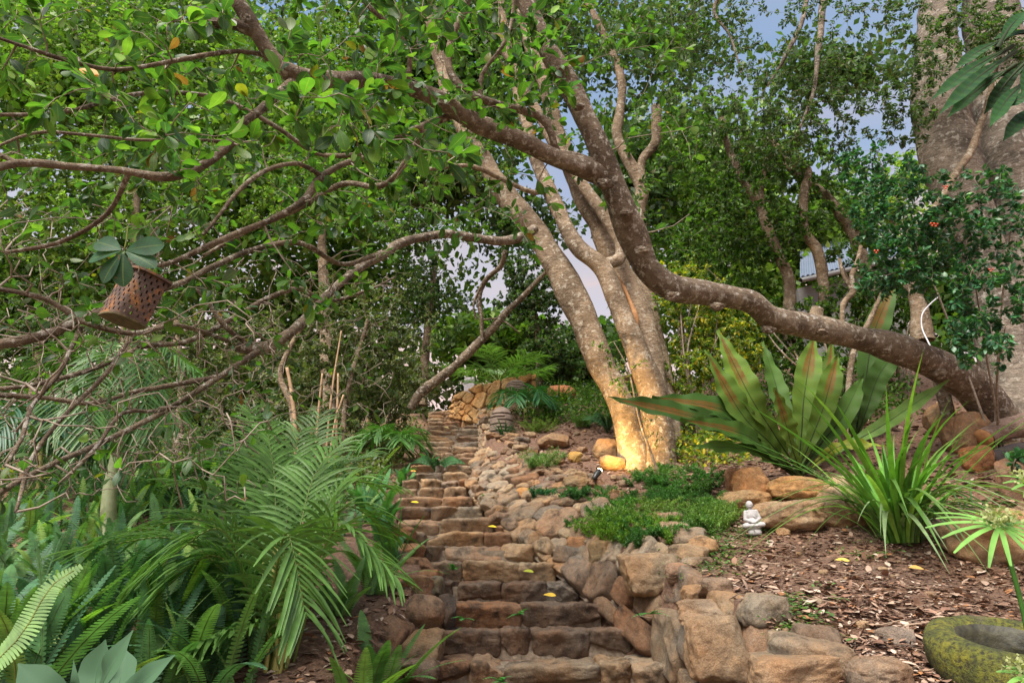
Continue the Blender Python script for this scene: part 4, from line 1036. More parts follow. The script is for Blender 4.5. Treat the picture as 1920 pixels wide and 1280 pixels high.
# the one long frond bottom left
m_ = MB(); b0 = V(-30, 1260, 2.7)
c_ = catmull([b0, V(40, 1190, 2.7), V(95, 1100, 2.75), V(150, 1062, 2.8)], .012)
n_ = len(c_); tg_ = nrm(np.gradient(c_, axis=0)); sd_ = nrm(np.cross(tg_, A(0, -1, .5))); t_ = np.linspace(0, 1, n_)
for s in (-1, 1): ribbons(m_, c_, sd_ * s + tg_ * .2, A(0, -1, .6), .062 * np.sin(np.pi * (.2 + .76 * t_)) ** .6, .0125, .1, A(.17, .30, .09) * rng.uniform(.9, 1.1, (n_, 1)), seg=2, prof=lambda t: 1 - .5 * t ** 2, fold=0)
tube(m_, c_[::6], .004, 4, (.2, .22, .05))
tag(m_.build('sword_fern', M['fern'], origin=b0), 'single long pale fern frond rising diagonally at the far lower left', 'fern', 'sword ferns beside the steps')
# small ferns growing between stair stones
for px, py, d, lb_ in [(868, 1160, 4.75, 'tiny fern growing out of the third step face'), (975, 1152, 4.8, 'tiny green seedling on the second step'), (1218, 1150, 4.4, 'tiny fern sprouting from the retaining wall'), (940, 1277, 4.15, 'small fern at the bottom edge in front of the lowest step'),
                       (908, 935, 7.5, 'small sprig of fern among the cobbles'), (850, 1068, 5.35, 'tiny weed between the steps')]:
    p_ = V(px, py, d); m_ = MB()
    for i in range(6): fern_frond(m_, p_, -math.pi / 2 + rng.uniform(-1.4, 1.4), rng.uniform(.06, .13), rng.uniform(.2, .7), .5, A(.07, .24, .06), n=9, pw=.02)
    tag(m_.build('tiny_fern', M['fern'], origin=p_), lb_, 'fern')

# palms
def palm_frond(mb, pts, plen, n=26, col=(.05, .15, .04), droop=.35, w_=.024, flat=0.0, vee=.35, colr=(.16, .22, .05), start=.22, seg=4):
    c = catmull(pts, .02); L_ = len(c)
    cum = np.concatenate([[0], np.cumsum(np.linalg.norm(np.diff(c, axis=0), axis=1))]); tot = cum[-1]
    tube(mb, c[::3], np.linspace(.009, .003, len(c[::3])), 5, colr)
    s_ = np.linspace(start, .995, n); q = np.stack([np.interp(s_ * tot, cum, c[:, k]) for k in range(3)], 1)
    tg = nrm(np.stack([np.interp(np.minimum(s_ + .03, 1) * tot, cum, c[:, k]) for k in range(3)], 1) - np.stack([np.interp((s_ - .03) * tot, cum, c[:, k]) for k in range(3)], 1))
    side = nrm(np.cross(tg, UP + 0 * tg + A(.02, -.03, 0))); nn = np.cross(side, tg)
    u = (s_ - start) / (1 - start)
    prof = plen * (np.sin(np.pi * (.18 + .66 * u)) ** .8)
    for s in (-1, 1):
        D_ = nrm(side * s + tg * (.45 + .9 * u)[:, None] + nn * vee * (1 - flat))
        D_ = nrm(D_ + rng.normal(size=D_.shape) * .06)
        ribbons(mb, q, D_, nn + side * s * .2, prof * rng.uniform(.85, 1.1, n), w_, droop * rng.uniform(.6, 1.3, n), np.asarray(col) * rng.uniform(.75, 1.25, (n, 1)), seg=seg,
                prof=lambda t: np.sin(np.pi * (.1 + .87 * t)) ** .6, fold=.22)
def palm(name, label, base, fronds, canes=0, cat='palm', plen=.3, n=26, col=(.05, .15, .04), canelen=.5, group=None, **k):
    t = thing(name, label, cat, base, group)
    for pts in fronds:
        m_ = MB(); c_ = np.asarray(col) * rng.uniform(.8, 1.25)
        palm_frond(m_, pts, plen * rng.uniform(.9, 1.1), n, c_, **k)
        m_.build('frond', M['frond'], t)
    return t
b0 = Gd(510, 3.75)
fr = []
def fpts(tip, mid, bse=None):
    bse = b0 + A(rng.uniform(-.09, .09), rng.uniform(-.09, .09), .0) if bse is None else bse
    return [bse, bse + (V(*mid) - bse) * .45 + A(0, 0, .10), V(*mid), V(*tip)]
fl = [((150, 1032, 3.5), (330, 1010, 3.6)), ((235, 1000, 3.9), (380, 975, 3.9)), ((330, 905, 4.0), (420, 930, 3.95)), ((395, 845, 4.2), (455, 900, 4.1)), ((500, 800, 4.3), (515, 900, 4.1)),
      ((560, 812, 4.4), (545, 900, 4.2)), ((640, 830, 4.3), (590, 890, 4.1)), ((735, 915, 4.2), (640, 910, 4.0)), ((735, 1000, 4.0), (645, 950, 3.8)), ((740, 1080, 3.5), (640, 990, 3.6)),
      ((572, 1150, 3.1), (538, 1000, 3.25)), ((300, 1060, 3.4), (410, 990, 3.5)), ((470, 770, 4.6), (495, 870, 4.3)), ((600, 780, 4.6), (565, 870, 4.3)), ((300, 1110, 3.4), (400, 1040, 3.5)), ((690, 850, 4.6), (610, 900, 4.3)), ((450, 830, 4.5), (480, 880, 4.2)), ((345, 1215, 3.3), (430, 1180, 3.5))]
pt = palm('clumping_palm', 'lush feathery clumping palm with yellow canes left of the lower steps', b0, [fpts(*a) for a in fl], plen=.34, n=32, col=(.11, .225, .055), droop=.34, w_=.023)
cm = MB()
for i in range(16):
    a_ = rng.uniform(0, 6.28); tp = A(math.cos(a_) * rng.uniform(.05, .2), math.sin(a_) * .15, rng.uniform(.42, .66))
    q = catmull([b0 + A(math.cos(a_) * .07, math.sin(a_) * .07, -.05), b0 + tp * .5 + A(math.cos(a_) * .02, 0, 0), b0 + tp], .05)
    tube(cm, q, np.linspace(.014, .007, len(q)), 7)
cm.build('canes', M['cane'], pt)
# tall palm at left with slim stem
b1 = Gd(200, 6.2)
t_ = palm('slender_palm', 'slender palm with smooth pale green stem rising out of the fern bed', b1, [[V(225, 650, 6.4), V(225 + dx * .4, 640 + dy * .2 - 12, 6.4 - .2 * k_), V(225 + dx, 640 + dy, 6.3 - .3 * k_)] for dx, dy, k_ in [(-130, 160, 1), (-60, 190, 2), (30, 200, 1), (110, 150, 1), (150, 60, 0), (-170, 60, 0), (60, 170, 3), (-100, 90, -2)]],
          plen=.42, n=26, col=(.07, .15, .04), droop=.6, w_=.026)
m_ = MB(); limb(m_, [(188, 1080, 6.2), (198, 985, 6.2), (212, 900, 6.25), (222, 800, 6.3), (228, 720, 6.35), (226, 645, 6.4)], [.08, .075, .062, .05, .045, .04], rough=.03)
m_.build('trunk', simple_mat('palm_stem', [(.3, (.16, .21, .09)), (.7, (.34, .38, .22))], 7, .5), t_)
def radial_palm(name, label, px, py, d, lpx, n, plen, col, ypr=.6, group=None, stem=None, lo=-.2):
    c = V(px, py, d); g = Gd(px, d); fr = []
    zc = d * cp + c[2] * spn; L_ = lpx / F * zc
    for i in range(n):
        a = 2 * np.pi * i / n + rng.uniform(-.2, .2); el_ = rng.uniform(.25, 1.0)
        h = A(math.cos(a), math.sin(a), 0)
        fr.append([c, c + h * L_ * .35 + UP * L_ * .38 * el_, c + h * L_ * .75 + UP * L_ * .42 * el_, c + h * L_ + UP * L_ * (.25 * el_ + lo)])
    t = palm(name, label, g, fr, plen=plen, n=18, col=col, droop=.35, w_=.03, group=group)
    m_ = MB(); q = catmull([g - UP * .1, (g + c) / 2, c], .1); tube(m_, q, .03, 8); m_.build('trunk', M['cane'], t); return t
radial_palm('small_palm', 'bright green feather palm standing at the top of the steps above the upper wall', 935, 715, 12.3, 95, 11, .5, (.11, .22, .05), lo=.15)
radial_palm('small_palm', 'dark green low palm behind the slotted stone lantern', 985, 765, 11.0, 65, 10, .35, (.035, .12, .04))
radial_palm('small_palm', 'low green palm beside the steps at the left edge of the upper flight', 738, 830, 9.6, 60, 10, .35, (.07, .17, .04))
radial_palm('small_palm', 'palm with dark hanging fronds at the left edge behind the bare twigs', 75, 810, 8.0, 110, 10, .5, (.03, .10, .05), lo=-.4)
radial_palm('small_palm', 'spiky palm silhouetted on the hilltop behind the lit trunks', 1140, 690, 12.5, 80, 11, .4, (.05, .11, .05), lo=.2)
radial_palm('small_palm', 'fine leaved palm in the thicket left of the palm stems', 330, 930, 8.0, 90, 9, .4, (.06, .13, .035), lo=0)
radial_palm('small_palm', 'feathery palm behind the fern bed right of the slender palm', 420, 900, 8.5, 80, 9, .4, (.05, .12, .035), lo=.1)

# birds nest ferns
def wide_frond(pts, width, nseg=34, m_=4, wave=.02, col=(.10, .22, .03), twist=0.0, brown=None, faceto=None, tipw=None):
    """broad strap frond with wavy margins and a dark midrib"""
    c = catmull(pts, .02)
    cum = np.concatenate([[0], np.cumsum(np.linalg.norm(np.diff(c, axis=0), axis=1))]); tot = cum[-1]
    s_ = np.linspace(0, 1, nseg + 1); q = np.stack([np.interp(s_ * tot, cum, c[:, k]) for k in range(3)], 1)
    tg = nrm(np.gradient(q, axis=0))
    f0 = A(0, -1, .35) if faceto is None else np.asarray(faceto, float)
    side = nrm(np.cross(tg, f0 + 0 * tg)); nn = np.cross(side, tg)
    wdt = width * .5 * np.clip((.10 + .95 * smooth(s_, .0, .6)) * (1 - smooth(s_, .62, 1.04) ** 1.5), .02, 1)
    lat = np.linspace(-1, 1, 2 * m_ + 1)
    ph = rng.uniform(0, 6)
    wv = np.sin(s_[:, None] * 46 + ph + np.sign(lat)[None] * .8) * wave * (np.abs(lat)[None] ** 2) + np.sin(s_[:, None] * 17 + ph) * wave * .8 * lat[None]
    v = q[:, None] + side[:, None] * (wdt[:, None] * lat)[..., None] + nn[:, None] * (wv + .22 * wdt[:, None] * np.abs(lat)[None])[..., None]
    mb = MB(); k = 2 * m_ + 1
    i = np.arange(nseg)[:, None] * k; j = np.arange(k - 1)[None]
    f = np.stack([i + j, i + k + j, i + k + j + 1, i + j + 1], -1).reshape(-1, 4)
    uv = np.stack(np.meshgrid(s_, lat, indexing='ij'), -1)
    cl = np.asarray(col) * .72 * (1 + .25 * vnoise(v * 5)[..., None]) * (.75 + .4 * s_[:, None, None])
    mb.add(v, f, cl, uv)
    # midrib
    tube(mb, q[:-1] + nn[:-1] * -.004, np.linspace(.012, .003, nseg), 5, (.02, .035, .01), cap=False)
    o = mb
    return o
def bnf_mat(name, lo, hi, wdt):
    m = mat(name); b = NB(m); p = b.pos(); c = b.attr().outputs['Color']
    uv = b.attr('luv'); sx = b.n('ShaderNodeSeparateXYZ'); b.l(uv.outputs['Vector'], sx.inputs[0])
    ab = b.n('ShaderNodeMath', operation='ABSOLUTE'); b.l(sx.outputs[1], ab.inputs[0])
    nz = b.noise(60, 2, p); a1 = b.n('ShaderNodeMath', operation='MULTIPLY_ADD', i_1=.25, i_2=-.12); b.l(nz, a1.inputs[0])
    s1 = b.n('ShaderNodeMath', operation='ADD'); b.l(ab.outputs[0], s1.inputs[0]); b.l(a1.outputs[0], s1.inputs[1])
    ra = b.ramp(s1.outputs[0], [(0, B3(1)), (wdt, B3(1)), (wdt + .06, B3(0)), (1, B3(0))])
    rb = b.ramp(sx.outputs[0], [(0, B3(0)), (lo, B3(0)), (lo + .08, B3(1)), (hi, B3(1)), (hi + .05, B3(0)), (1, B3(0))])
    fac = b.mix(1, ra, rb, 'MULTIPLY')
    # fine side veins
    m3 = b.n('ShaderNodeMath', operation='MULTIPLY', i_1=70.0); b.l(sx.outputs[0], m3.inputs[0]); m4 = b.n('ShaderNodeMath', operation='SINE'); b.l(m3.outputs[0], m4.inputs[0])
    c = b.mix(b.ramp(m4.outputs[0], [(0, B3(0)), (1, B3(.25))]), c, (.05, .14, .02))
    fm = b.mix(1, fac, b.ramp(b.noise(25, 4, p, .7), [(.35, B3(.45)), (.6, B3(.95))]), 'MULTIPLY'); c = b.mix(fm, c, (.17, .075, .018))
    c = b.mix(b.ramp(ab.outputs[0], [(0, B3(1)), (.05, B3(0))]), c, (.03, .045, .015))
    pr = b.n('ShaderNodeBsdfPrincipled'); b.l(c, pr.inputs['Base Color']); pr.inputs['Roughness'].default_value = .6; pr.inputs['Specular IOR Level'].default_value = .2
    c_ = 1
    b.l(b.bump(m4.outputs[0], .25, .01), pr.inputs['Normal'])
    tr = b.n('ShaderNodeBsdfTranslucent'); b.l(c, tr.inputs[0]); mxs = b.n('ShaderNodeMixShader', i_0=.3); b.l(pr.outputs[0], mxs.inputs[1]); b.l(tr.outputs[0], mxs.inputs[2]); b.out(mxs.outputs[0]); return m
BN = [bnf_mat('spore_frond', .58, .92, .34), bnf_mat('plain_frond', .985, .99, .01), bnf_mat('spore_frond_wide', .62, .94, .40)]
bb0 = Gd(1500, 6.45) + A(0, 0, .05)
t_ = thing('birds_nest_fern', 'huge birds nest fern with broad upright fronds and rust brown undersides', 'fern', bb0)
for tip, mid, wd_, k_, cl in [((1345, 618, 6.3), (1405, 740, 6.15), .34, 0, (.13, .25, .05)), ((1322, 655, 6.05), (1390, 775, 6.1), .30, 0, (.11, .23, .05)), ((1527, 626, 6.7), (1508, 740, 6.5), .33, 2, (.13, .25, .05)),
                              ((1572, 660, 6.5), (1545, 760, 6.35), .28, 0, (.11, .22, .04)), ((1560, 632, 6.9), (1550, 740, 6.7), .24, 0, (.10, .19, .04)), ((1452, 726, 5.95), (1475, 800, 6.1), .24, 2, (.14, .26, .05)),
                              ((1780, 712, 6.3), (1650, 800, 6.25), .17, 1, (.14, .28, .09)), ((1140, 744, 5.8), (1330, 790, 6.0), .27, 0, (.05, .13, .035)), ((1222, 744, 6.0), (1360, 770, 6.1), .30, 0, (.05, .14, .035)),
                              ((1290, 835, 5.9), (1400, 842, 6.1), .16, 1, (.07, .17, .04)), ((1275, 785, 5.8), (1390, 812, 6.0), .24, 0, (.06, .15, .03)), ((1660, 835, 5.9), (1580, 835, 6.1), .13, 1, (.22, .28, .04)), ((1620, 700, 7.0), (1580, 780, 6.8), .26, 1, (.07, .16, .04)),
                              ((1505, 690, 6.9), (1505, 770, 6.8), .28, 1, (.08, .18, .04)), ((1430, 640, 7.1), (1460, 740, 6.9), .26, 1, (.07, .16, .04))]:
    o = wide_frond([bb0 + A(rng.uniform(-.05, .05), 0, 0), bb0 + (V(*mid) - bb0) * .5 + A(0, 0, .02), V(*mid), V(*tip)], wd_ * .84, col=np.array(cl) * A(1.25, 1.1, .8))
    o.build('frond', BN[k_], t_)
b2 = Gd(1600, 7.2)
t_ = thing('birds_nest_fern', 'second birds nest fern with a single tall brown backed frond behind the sweeping limb', 'fern', b2)
for tip, mid, wd_, k_ in [((1682, 520, 7.3), (1640, 620, 7.3), .30, 2), ((1700, 640, 7.0), (1650, 700, 7.1), .24, 1), ((1570, 700, 7.0), (1590, 740, 7.1), .2, 1)]:
    wide_frond([b2, (b2 + V(*mid)) / 2, V(*mid), V(*tip)], wd_, col=(.09, .18, .04)).build('frond', BN[k_], t_)
for px, py, d, lb_ in [(820, 838, 9.2, 'small glossy broad leaved plant left of the upper steps'), (1140, 790, 9.6, 'low leafy herb on the slope above the ochre rock')]:
    b3 = Gd(px, d); t_ = thing('broad_leaf_plant', lb_, 'plant', b3)
    for i in range(8):
        a = i * .8; h = A(math.cos(a), math.sin(a), 0)
        wide_frond([b3, b3 + h * .1 + UP * .18, b3 + h * .25 + UP * .25, b3 + h * .42 + UP * .2], .09, nseg=12, m_=2, wave=.005, col=(.05, .15, .05)).build('leaf', BN[1], t_)

# strappy plant
def straps(base, n, ln, w_, az=(0, 6.28), up=(.5, 1), droop=(.2, .9), cols=((.10, .24, .035, 3), (.07, .18, .03, 2), (.16, .30, .05, 1)), seg=9, spread=.1, mb=None):
    mb = mb or MB(); a = rng.uniform(*az, n); u = rng.uniform(*up, n)
    h = np.stack([np.cos(a), np.sin(a), 0 * a], 1)
    D_ = h * (1 - u)[:, None] + UP * u[:, None]
    ribbons(mb, base + h * rng.uniform(0, spread, (n, 1)), D_, h * 1.0 + A(.01, 0, .3), ln * rng.uniform(.6, 1.15, n), w_ * rng.uniform(.7, 1.2, n), rng.uniform(*droop, n), palette(cols, n), seg=seg,
            prof=lambda t: (.55 + .45 * np.sin(np.pi * np.clip(t * 1.1, 0, 1))) * (1 - t ** 5), fold=.2, curl=h * rng.uniform(.1, .6, (n, 1)))
    return mb
g = Gd(1690, 4.75)
m_ = straps(g, 115, 1.3, .033, up=(.62, .98), droop=(.1, .8), spread=.14)
straps(g, 44, 1.5, .036, az=(3.1, 6.2), up=(.64, .85), droop=(.85, 1.15), cols=((.13, .24, .06, 1), (.19, .28, .13, 1), (.09, .19, .04, 1)), spread=.12, mb=m_, seg=14)
tag(m_.build('strappy_plant', M['frond'], origin=g), 'large clump of long arching strap leaves in front of the birds nest fern', 'plant')
g = Gd(1835, 4.7)
m_ = straps(g, 22, .95, .014, up=(.6, .97), droop=(.3, 1.0), cols=((.06, .14, .04, 1),), spread=.08)
tag(m_.build('strappy_plant', M['frond'], origin=g), 'thin dark grassy clump arching behind the big right boulder', 'plant')
for px, py, d, n, ln, lb_ in [(945, 835, 10.0, 90, .38, 'dark tufted grass in front of the slotted lantern'), (1240, 560, 11, 60, .7, 'narrow leaved clump behind the lit trunks')]:
    g = Gd(px, d); m_ = straps(g, n, ln, .014, cols=((.03, .09, .045, 1), (.04, .12, .05, 1)), seg=5)
    tag(m_.build('grass_tuft', M['frond'], origin=g), lb_, 'grass')
for (px, py, d, n, ln) in [(1100, 700, 11.6, 60, .55), (1050, 690, 12.0, 60, .6), (1140, 720, 11, 50, .5), (1010, 700, 12.5, 50, .6), (1070, 730, 11.2, 40, .4), (1180, 690, 11.5, 50, .6)]:
    g = Gd(px, d); m_ = straps(g, n, ln, .022, cols=((.06, .14, .04, 1), (.10, .19, .05, 1), (.14, .22, .04, .6)), seg=5)
    tag(m_.build('hill_grass', M['frond'], origin=g), 'upright grassy clump on the hilltop left of the leaning trunks', 'grass', 'grassy clumps on the hilltop')

# sedge umbels
def sedge(px, py, d, r, n, foot, label):
    c = V(px, py, d); t = thing('umbrella_sedge', label, 'sedge', V(*foot))
    m_ = MB(); q = catmull([V(*foot), (V(*foot) + c) / 2 + A(.01, 0, 0), c], .04); tube(m_, q, .005, 6, (.08, .22, .04)); m_.build('stalk', M['frond'], t)
    m_ = MB(); a = np.arange(n) / n * 2 * np.pi + rng.uniform(-.1, .1, n); h = np.stack([np.cos(a), np.sin(a) * .8, 0 * a], 1)
    ribbons(m_, c, h + UP * (h[:, 1:2] * .75), A(0, -.75, 1), r * rng.uniform(.6, 1.1, n), .011, .25, A(.16, .34, .07) * rng.uniform(.8, 1.2, (n, 1)), seg=5, prof=lambda t: np.sin(np.pi * (.15 + .8 * t)) ** .5)
    m_.build('bracts', M['frond'], t)
    m_ = MB(); k = 260; P_ = c + rdir(k) * A(.055, .055, .03) * rng.uniform(.2, 1, (k, 1)) + UP * .015
    inst(m_, OVAL, P_, rdir(k) + UP * .4, rdir(k), rng.uniform(.006, .011, k), A(.42, .44, .20) * rng.uniform(.7, 1.1, (k, 1)), np.full(k, 1.6)); m_.build('flower_head', M['fern'], t)
sedge(1875, 985, 1.45, .19, 18, (1950, 1330, 1.5), 'umbrella sedge head with pale flowers and long bracts above the mossy basin')
sedge(1935, 1268, 1.5, .07, 12, (1960, 1500, 1.5), 'pale small sedge head at the bottom right corner')
sedge(1940, 905, 1.6, .09, 12, (1990, 1400, 1.6), 'second sedge head just entering at the right edge')
# agave
ag0 = V(165, 1350, 1.95); t_ = thing('agave', 'smooth grey green agave rosette at the bottom left corner', 'agave', ag0)
am = simple_mat('agave_skin', [(.3, (.025, .075, .03)), (.7, (.04, .10, .045))], 3, .75, 0)
for tip, mid, wd_ in [((34, 1243, 1.9), (80, 1290, 1.9), .10), ((250, 1180, 1.85), (205, 1255, 1.85), .085), ((198, 1198, 2.0), (178, 1270, 2.0), .11), ((328, 1227, 1.9), (270, 1275, 1.9), .09), ((235, 1215, 2.05), (222, 1280, 2.0), .10), ((150, 1262, 2.05), (152, 1300, 2.0), .08), ((138, 1236, 1.8), (142, 1285, 1.8), .03), ((400, 1330, 1.9), (300, 1330, 1.9), .1)]:
    wide_frond([ag0, (ag0 + V(*mid)) / 2, V(*mid), V(*tip)], wd_ * .85, nseg=20, m_=3, wave=0.0, col=(1, 1, 1), faceto=(0, -1, .8)).build('leaf', am, t_)
# big glossy leaves at upper right edge
r0 = V(1960, 90, 2.3); t_ = thing('glossy_leaf_tree', 'large glossy drooping leaves reaching in at the upper right edge', 'tree', V(2150, 900, 3.0))
m_ = MB(); limb(m_, [(2150, 900, 3.0), (2100, 500, 2.7), (2040, 200, 2.4), (1965, 95, 2.3)], [.03, .025, .02, .012], sides=8); m_.build('stem', M['twig'], t_)
for tip, bse in [((1745, 188, 2.2), (1900, 85, 2.3)), ((1760, 215, 2.1), (1905, 95, 2.3)), ((1790, 170, 2.35), (1930, 130, 2.3)), ((1775, 222, 2.3), (1905, 120, 2.2)), ((1845, 215, 2.3), (1940, 100, 2.2)), ((1855, 238, 2.1), (1925, 150, 2.3)), ((1880, 265, 2.2), (1960, 190, 2.3)),
                 ((1925, 20, 2.3), (1870, 90, 2.2)), ((1790, 130, 2.4), (1890, 70, 2.4)), ((1915, 180, 2.0), (1960, 90, 2.1)), ((1880, 205, 2.2), (1970, 170, 2.2)), ((1860, 75, 2.3), (1960, 60, 2.3))]:
    p0, p1 = V(*bse), V(*tip)
    wide_frond([p0, p0 + (p1 - p0) * .5 + UP * .02, p1], .06, nseg=14, m_=2, wave=.002, col=A(.035, .12, .03) * rng.uniform(.5, 1.2), faceto=(.2, -1, .6)).build('leaf', BN[1], t_)
m_ = MB(); k = 60; P_ = V(1905, 870, 2.6) + rng.normal(size=(k, 3)) * A(.06, .06, .06)
# foliage sprigs
def leafy(name, label, centers, n, size, cols, spread, T=OVAL, mt='leaf', cat='plant', group=None, stemr=.003, up=.5, origin=None):
    m_ = MB(); mm = MB()
    o = centers[0] if origin is None else origin
    t = thing(name, label, cat, o, group)
    for c in centers:
        g_ = c
        for q in range(max(3, n // 12)):
            tip = g_ + rdir(1)[0] * A(1, 1, .6) * spread + UP * spread * up
            path = catmull([g_, (g_ + tip) / 2 + UP * spread * .2, tip], .03); tube(mm, path, stemr, 4)
            k = 12; s_ = rng.integers(len(path) // 3, len(path), k)
            inst(m_, T, path[s_], nrm(rdir(k) + UP * .3), nrm(UP + rdir(k) * .5), size * rng.uniform(.6, 1.2, k), palette(cols, k))
    mm.build('stems', M['twig'], t); m_.build('foliage', M[mt], t); return t
leafy('sapling', 'small dark leaved sapling climbing in front of the lit trunks', [V(1140, 690, 7.4), V(1150, 720, 7.4), V(1130, 660, 7.45), V(1165, 745, 7.4), V(1180, 700, 7.4), V(1160, 690, 7.5)], 60, .045, GREEN_MID, .22)
SAP = leafy('sapling', 'thin sapling with tiny dark leaves leaning across the foot of the lit trunks', [V(1225, 790, 7.3), V(1215, 820, 7.3), V(1232, 835, 7.3), V(1205, 770, 7.3)], 40, .035, GREEN_DARK, .14)
m_ = MB(); limb(m_, [(1255, 940, 7.1), (1225, 860, 7.2), (1200, 790, 7.3), (1180, 700, 7.4), (1150, 640, 7.45)], [.018, .016, .014, .010, .006], sides=7)
m_.build('trunk', M['bark'], SAP)
leafy('edge_shrub', 'dark round leaved sprig at the right edge above the sedge', [V(1915, 860, 3.0), V(1900, 890, 3.0), V(1925, 875, 3.0)], 36, .04, GREEN_BLUE, .08)

# asparagus fern ground cover and herbs
ac = MB()
def feather(mb, g, h, n, col, s_=.03):
    """upright feathery sprays"""
    for i in range(n):
        a = rng.uniform(0, 6.28); hh = A(math.cos(a), math.sin(a), 0); L_ = h * rng.uniform(.6, 1.2)
        t = np.linspace(.1, 1, 9)[:, None]; c = g + hh * L_ * .55 * t + UP * L_ * (t * 1.0 - .45 * t ** 2)
        c = np.repeat(c, 7, 0); k = len(c)
        inst(mb, KITE, c, nrm(rdir(k) + UP * .15 + hh * .4), nrm(UP + rdir(k) * .6), s_ * rng.uniform(.6, 1.3, k), col * rng.uniform(.7, 1.35, (k, 1)), np.full(k, .35))
area = [(1230, 955, 130, 55, 150), (1270, 905, 80, 35, 55), (1120, 990, 50, 20, 32), (1190, 1000, 80, 24, 45), (1335, 970, 45, 25, 26)]
for px, py, rx, ry, n in area:
    for i in range(n):
        a = rng.uniform(0, 6.28); r = math.sqrt(rng.random()); g = G(px + rx * r * math.cos(a), py + ry * r * math.sin(a) + 10)
        dens = vnoise(g[None] * 2.2)[0]
        if dens < -.38 and rng.random() < .7: continue
        feather(ac, g, .19 + .07 * dens, 5, np.array((.055 + .05 * max(dens, 0), .15, .035)) * (1.3 + .7 * dens) if (py < 985 or dens < -.2) else np.array((.15, .28, .035)))
tag(ac.build('asparagus_fern', M['fern']), 'feathery bright green ground cover spreading below the lit tree', 'ground cover', kind='stuff')
for px, py, lb_, c_, h in [(1020, 925, 'small blue green feathery tuft left of the spotlight', (.04, .15, .06), .16), (1078, 928, 'feathery tuft just below the spotlight', (.06, .16, .05), .2), (1020, 868, 'pale green feathery weed on the leafy slope', (.15, .26, .08), .34),
                           (1010, 800, 'yellow green weed beside the slotted lantern', (.16, .24, .05), .35), (1100, 790, 'soft green weed on the upper leafy slope', (.10, .20, .05), .3), (1180, 950, 'bright tuft at the left end of the ground cover', (.1, .25, .04), .2)]:
    g = G(px, py + 12); m_ = MB(); 
    for i in range(9): feather(m_, g + rng.normal(size=3) * A(.1, .1, 0), h, 6, np.array(c_), .035)
    tag(m_.build('feathery_weed', M['fern'], origin=g), lb_, 'plant')
# low creeping weeds on the mulch
gc = MB()
for (px, py, rx, ry, n) in [(1330, 1040, 75, 45, 120), (1390, 1010, 40, 20, 22), (1480, 1150, 60, 40, 34), (1510, 1190, 50, 30, 24), (1640, 1030, 90, 30, 14), (1300, 1000, 70, 20, 50), (1080, 1000, 60, 20, 30)]:
    for i in range(n):
        g = G(px + rng.normal() * rx * .5, py + rng.normal() * ry * .5)
        k = 9; inst(gc, OVAL, g + rng.normal(size=(k, 3)) * A(.035, .035, .008) + UP * .02, nrm(rdir(k) * A(1, 1, .3)), nrm(UP + rdir(k) * .3), rng.uniform(.018, .034, k), A(.10, .20, .06) * rng.uniform(.6, 1.4, (k, 1)), np.full(k, 1.2))
tag(gc.build('creeping_weeds', M['leaf']), 'low creeping green weeds spreading over the mulch', 'ground cover', kind='stuff')
# undergrowth on the hill and left bank
ug = MB()
for (x0, x1, y0, y1, n, cl, h) in [(990, 1190, 690, 800, 420, GREEN_MID, .3), (1180, 1700, 640, 800, 500, GREEN_MID, .35), (250, 800, 800, 930, 900, OLIVE, .35), (-60, 500, 790, 930, 700, GREEN_DARK, .4), (1250, 1400, 780, 880, 120, GREEN_YEL, .25), (770, 850, 700, 770, 160, GREEN_MID, .3)]:
    for i in range(n):
        px, py = rng.uniform(x0, x1), rng.uniform(y0, y1); g = G(px, py)
        if xl(g[1]) - .25 < g[0] < np.interp(g[1], TOPY, TOPX) + .1: continue
        if g[1] > 5.2 and g[0] > .5 and g[1] < 7.2 and px < 1400: continue
        k = int(rng.integers(14, 30)); hh = h * rng.uniform(.4, 1.2)
        inst(ug, OVAL if g[1] < 9 else KITE, g + rng.normal(size=(k, 3)) * A(.14, .14, 0) + UP * rng.uniform(0, hh, (k, 1)), nrm(rdir(k) + UP * .4), nrm(UP + rdir(k) * .7), rng.uniform(.035, .08, k), palette(cl, k))
tag(ug.build('undergrowth', M['leaf']), 'mixed leafy undergrowth covering the banks and hilltop', 'undergrowth', kind='stuff')

# leaf litter
lt = MB()
DRY = [(.26, .15, .10, 3), (.35, .24, .175, 3), (.19, .10, .065, 1.6), (.44, .34, .27, 1.6), (.30, .13, .05, 1), (.45, .36, .28, .5)]
def litter(x0, x1, y0, y1, n, sz, d0=1.5):
    px, py = rng.uniform(x0, x1, n), rng.uniform(y0, y1, n); P_ = []
    for a, b_ in zip(px, py): P_.append(G(a, b_, d0))
    P_ = np.array(P_)
    ok = (P_[:, 0] > np.interp(P_[:, 1], TOPY, TOPX) - .02) | (P_[:, 0] < xl(P_[:, 1]) - .1)
    P_ = P_[ok]; k = len(P_)
    inst(lt, OVAL, P_ + UP * rng.uniform(.004, .02, (k, 1)), nrm(rdir(k) * A(1, 1, .25)), nrm(UP + rdir(k) * .35), sz * rng.uniform(.4, 1.3, k) , palette(DRY, k), rng.uniform(.8, 1.5, k))
litter(1180, 2000, 980, 1300, 2600, .055)
litter(1180, 2000, 980, 1300, 4200, .026)
litter(900, 1500, 780, 1000, 3200, .075, 4)
litter(1250, 1950, 640, 980, 2600, .09, 4)
litter(1250, 1950, 1000, 1290, 200, .07)
litter(300, 780, 1080, 1300, 900, .07, 2.5)
tag(lt.build('leaf_litter', M['dry']), 'dry brown fallen leaves and bark chips scattered over the beds', 'leaf litter', kind='stuff')
ch = MB(); n = 5200; P_ = np.array([G(a, b_, 1.5) for a, b_ in zip(rng.uniform(1220, 1980, n), rng.uniform(990, 1300, n))]); P_ = P_[P_[:, 0] > np.interp(P_[:, 1], TOPY, TOPX)]
